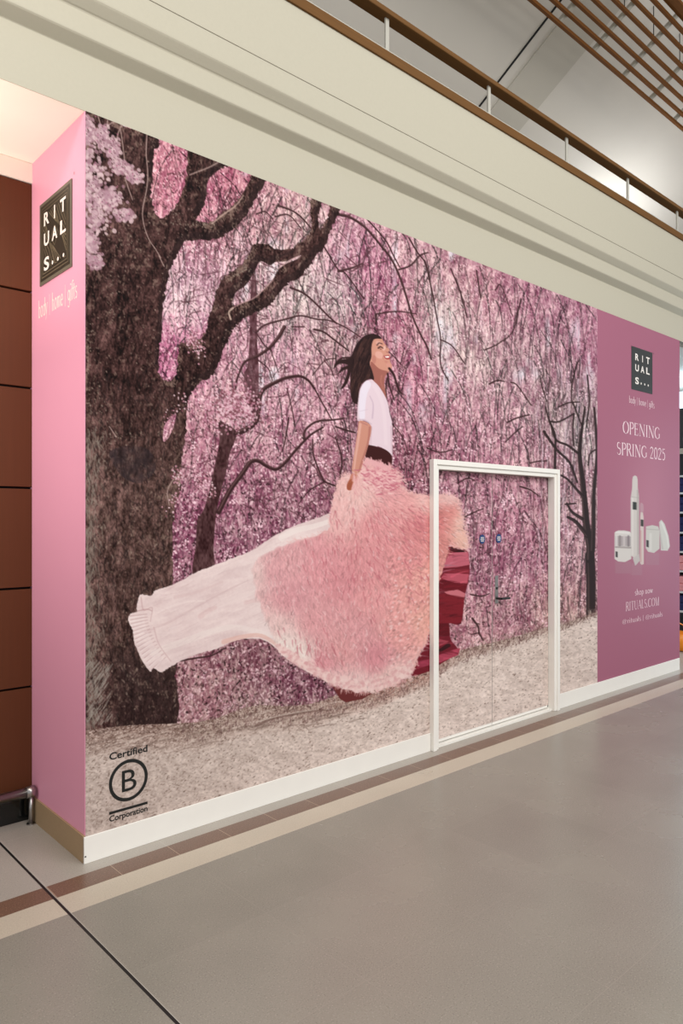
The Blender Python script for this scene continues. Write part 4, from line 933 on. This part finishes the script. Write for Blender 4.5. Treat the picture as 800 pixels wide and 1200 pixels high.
# ------------------------------------------------------------------ timber slat raft under the upper ceiling
raft = empty('slat_raft', (9, .5, 7.3))
tag(raft, 'suspended raft of brown timber slats on grey cross bars below the pitched ceiling', 'ceiling raft')
def zr(t): return 7.21 + .64*t
for k in range(8):
    t = .1045*k; y = 1 - t; w = .019 if k < 7 else .06
    MB().box(3.0, 17, y - w, y + w - .002, zr(t) + .0, zr(t) + .040).build('slat', M['wood_slat'], raft)
for k in range(14):
    x = 3.66 + .75*k; v = []
    y0, y1 = 1.02, .15
    for xx in (x - .022, x + .022):
        for y in (y0, y1):
            for dz in (.042, .09): v.append((xx, y, zr(1 - y) + dz))
    MB().add(v, [(0, 1, 3, 2), (4, 6, 7, 5), (0, 4, 5, 1), (2, 3, 7, 6), (0, 2, 6, 4), (1, 5, 7, 3)]).build('cross_bar', M['grey_steel'], raft)
    for y in (.62,):
        MB().tube([(x, y, zr(1-y) + .09), (x, y, zc(y))], .006, 6).build('hanger_wire', M['wire'], raft)

# ------------------------------------------------------------------ bumper rail in the recess
br = empty('bumper_rail', (-1.5, .63, 0))
tag(br, 'low polished steel bumper rail on round posts in front of the brown panelled recess', 'rail')
MB().tube([(-3.1, .63, .175), (-.012, .63, .175)], .027, 20).build('rail_tube', M['steel'], br, True)
MB().tube([(-.062, .63, .175), (-.016, .63, .175)], .031, 20).build('end_collar', M['steel'], br, True)
for x in (-.035, -1.2, -2.4):
    MB().tube([(x, .63, .003), (x, .63, .15)], .013, 16).build('post', M['steel'], br, True)
    MB().tube([(x, .63, .0), (x, .63, .006)], .024, 16).build('foot_plate', M['steel'], br)

# ------------------------------------------------------------------ the shop beyond the right end
struct('wall_shop', MB().box(XE + .1, 16, 4.1, 4.2, 0, H), M['shopwall'])
un = empty('shelving_unit', (8.3, 1.4, 0))
tag(un, 'white shop shelving bay stocked with navy garments beyond the right end of the hoarding', 'shelving')
ys0, ys1, xs0, xs1 = .50, 2.35, 8.13, 8.62
MB().box(xs1 - .03, xs1, ys0, ys1, .0, 3.1).build('back_panel', M['screen'], un)
MB().box(xs0, xs1 - .03, ys0, ys1, 0, .12, .004).build('plinth', M['shelf'], un)
shz = [.45, .70, .97, 1.22, 1.47, 1.73, 1.98, 2.20]
for z in shz: MB().box(xs0, xs1 - .03, ys0, ys1, z - .012, z + .012, .003).build('shelf', M['shelf'], un)
for y in (ys0, ys1 - .03): MB().box(xs0 + .2, xs1, y, y + .03, .12, 2.9).build('upright', M['grey_steel'], un)
MB().box(xs0 - .01, xs0 + .03, ys0, ys1, 2.49, 2.56, .004).build('header_rail', M['grey_steel'], un)
MB().box(xs0, xs0 + .03, ys0, ys1, 2.57, 3.08, .004).build('header_panel', M['screen'], un)
def garment(name, w, d, h, m):
    mb = MB()
    for k in range(2): mb.box(-d/2 + .004*k, d/2 - .006*k, -w/2 + .004*k, w/2 - .003*k, h*k/2 + .001, h*(k+1)/2, min(.016, h/5))
    return mb.build(name, m)
src = garment('folded_garment', .20, .34, .19, M['navy'])
first = True; spots = ['nearest the hoarding', 'second from the hoarding', 'third from the hoarding', 'fourth from the hoarding', 'at the middle', 'far along', 'further along', 'at the far end']
rows = ['lowest shelf', 'second shelf up', 'third shelf up', 'fourth shelf up', 'fifth shelf up', 'sixth shelf up', 'seventh shelf up']
src_p = None
for i, z in enumerate(shz[:-1]):
    for j in range(8):
        rosy = i in (1, 2)
        if rosy and src_p is None: g_ = src_p = garment('folded_garment', .20, .34, .19, M['rosy'])
        elif not rosy and first: g_ = src; first = False
        else: g_ = (src_p if rosy else src).copy(); COL.objects.link(g_)
        g_.location = (8.32, ys0 + .145 + .22*j, z + .012)
        tag(g_, '%s folded garment on the %s of the shop bay, %s' % ('pink' if rosy else 'navy', rows[i], spots[j]), 'clothing', 'folded garments in the shop bay')
bg = MB()
n = 24; prof2 = [(.10, 0), (.15, .02), (.17, .12), (.18, .22), (.172, .22), (.160, .12), (.14, .03), (0.001, .03)]
v = [(r*math.cos(2*math.pi*k/n), r*math.sin(2*math.pi*k/n), z) for r, z in prof2 for k in range(n)]
f = [(i*n + k, i*n + (k+1) % n, (i+1)*n + (k+1) % n, (i+1)*n + k) for i in range(len(prof2)-1) for k in range(n)] + [tuple(range(n))[::-1]]
bg.add(v, f); bt = bg.build('basket', M['orange'], None, True); bt.location = (7.85, .50, 0)
tag(bt, 'orange plastic tub on the floor beside the shop shelving', 'basket')
MB().tube([(-.17, 0, .21), (-.13, 0, .30), (0, 0, .34), (.13, 0, .30), (.17, 0, .21)], .008, 8).build('handle', M['orange'], bt, True).matrix_parent_inverse = Matrix.Identity(4)
cl = MB().box(8.4, 9.6, .5, 2.4, 3.30, 3.34, .004).build('ceiling_light', M['lit'])
tag(cl, 'bright cool white light panel hanging in the shop beyond the hoarding', 'light')

# glowing window added out of view, to give the floor its cool reflection
a_, b_ = -1.35, .46
ff = struct('added_window_1', MB().box(8.66, 8.74, a_, b_, 0, .22).box(8.66, 8.74, a_, b_, 3.1, H).box(8.66, 8.74, a_, a_ + .05, .22, 3.1).box(8.66, 8.74, b_ - .05, b_, .22, 3.1).box(8.67, 8.73, -.47, -.43, .22, 3.1), M['grey_steel'])
MB().box(8.69, 8.71, a_ + .05, b_ - .05, .22, 3.1).build('added_glow_pane', M['lit'], ff)
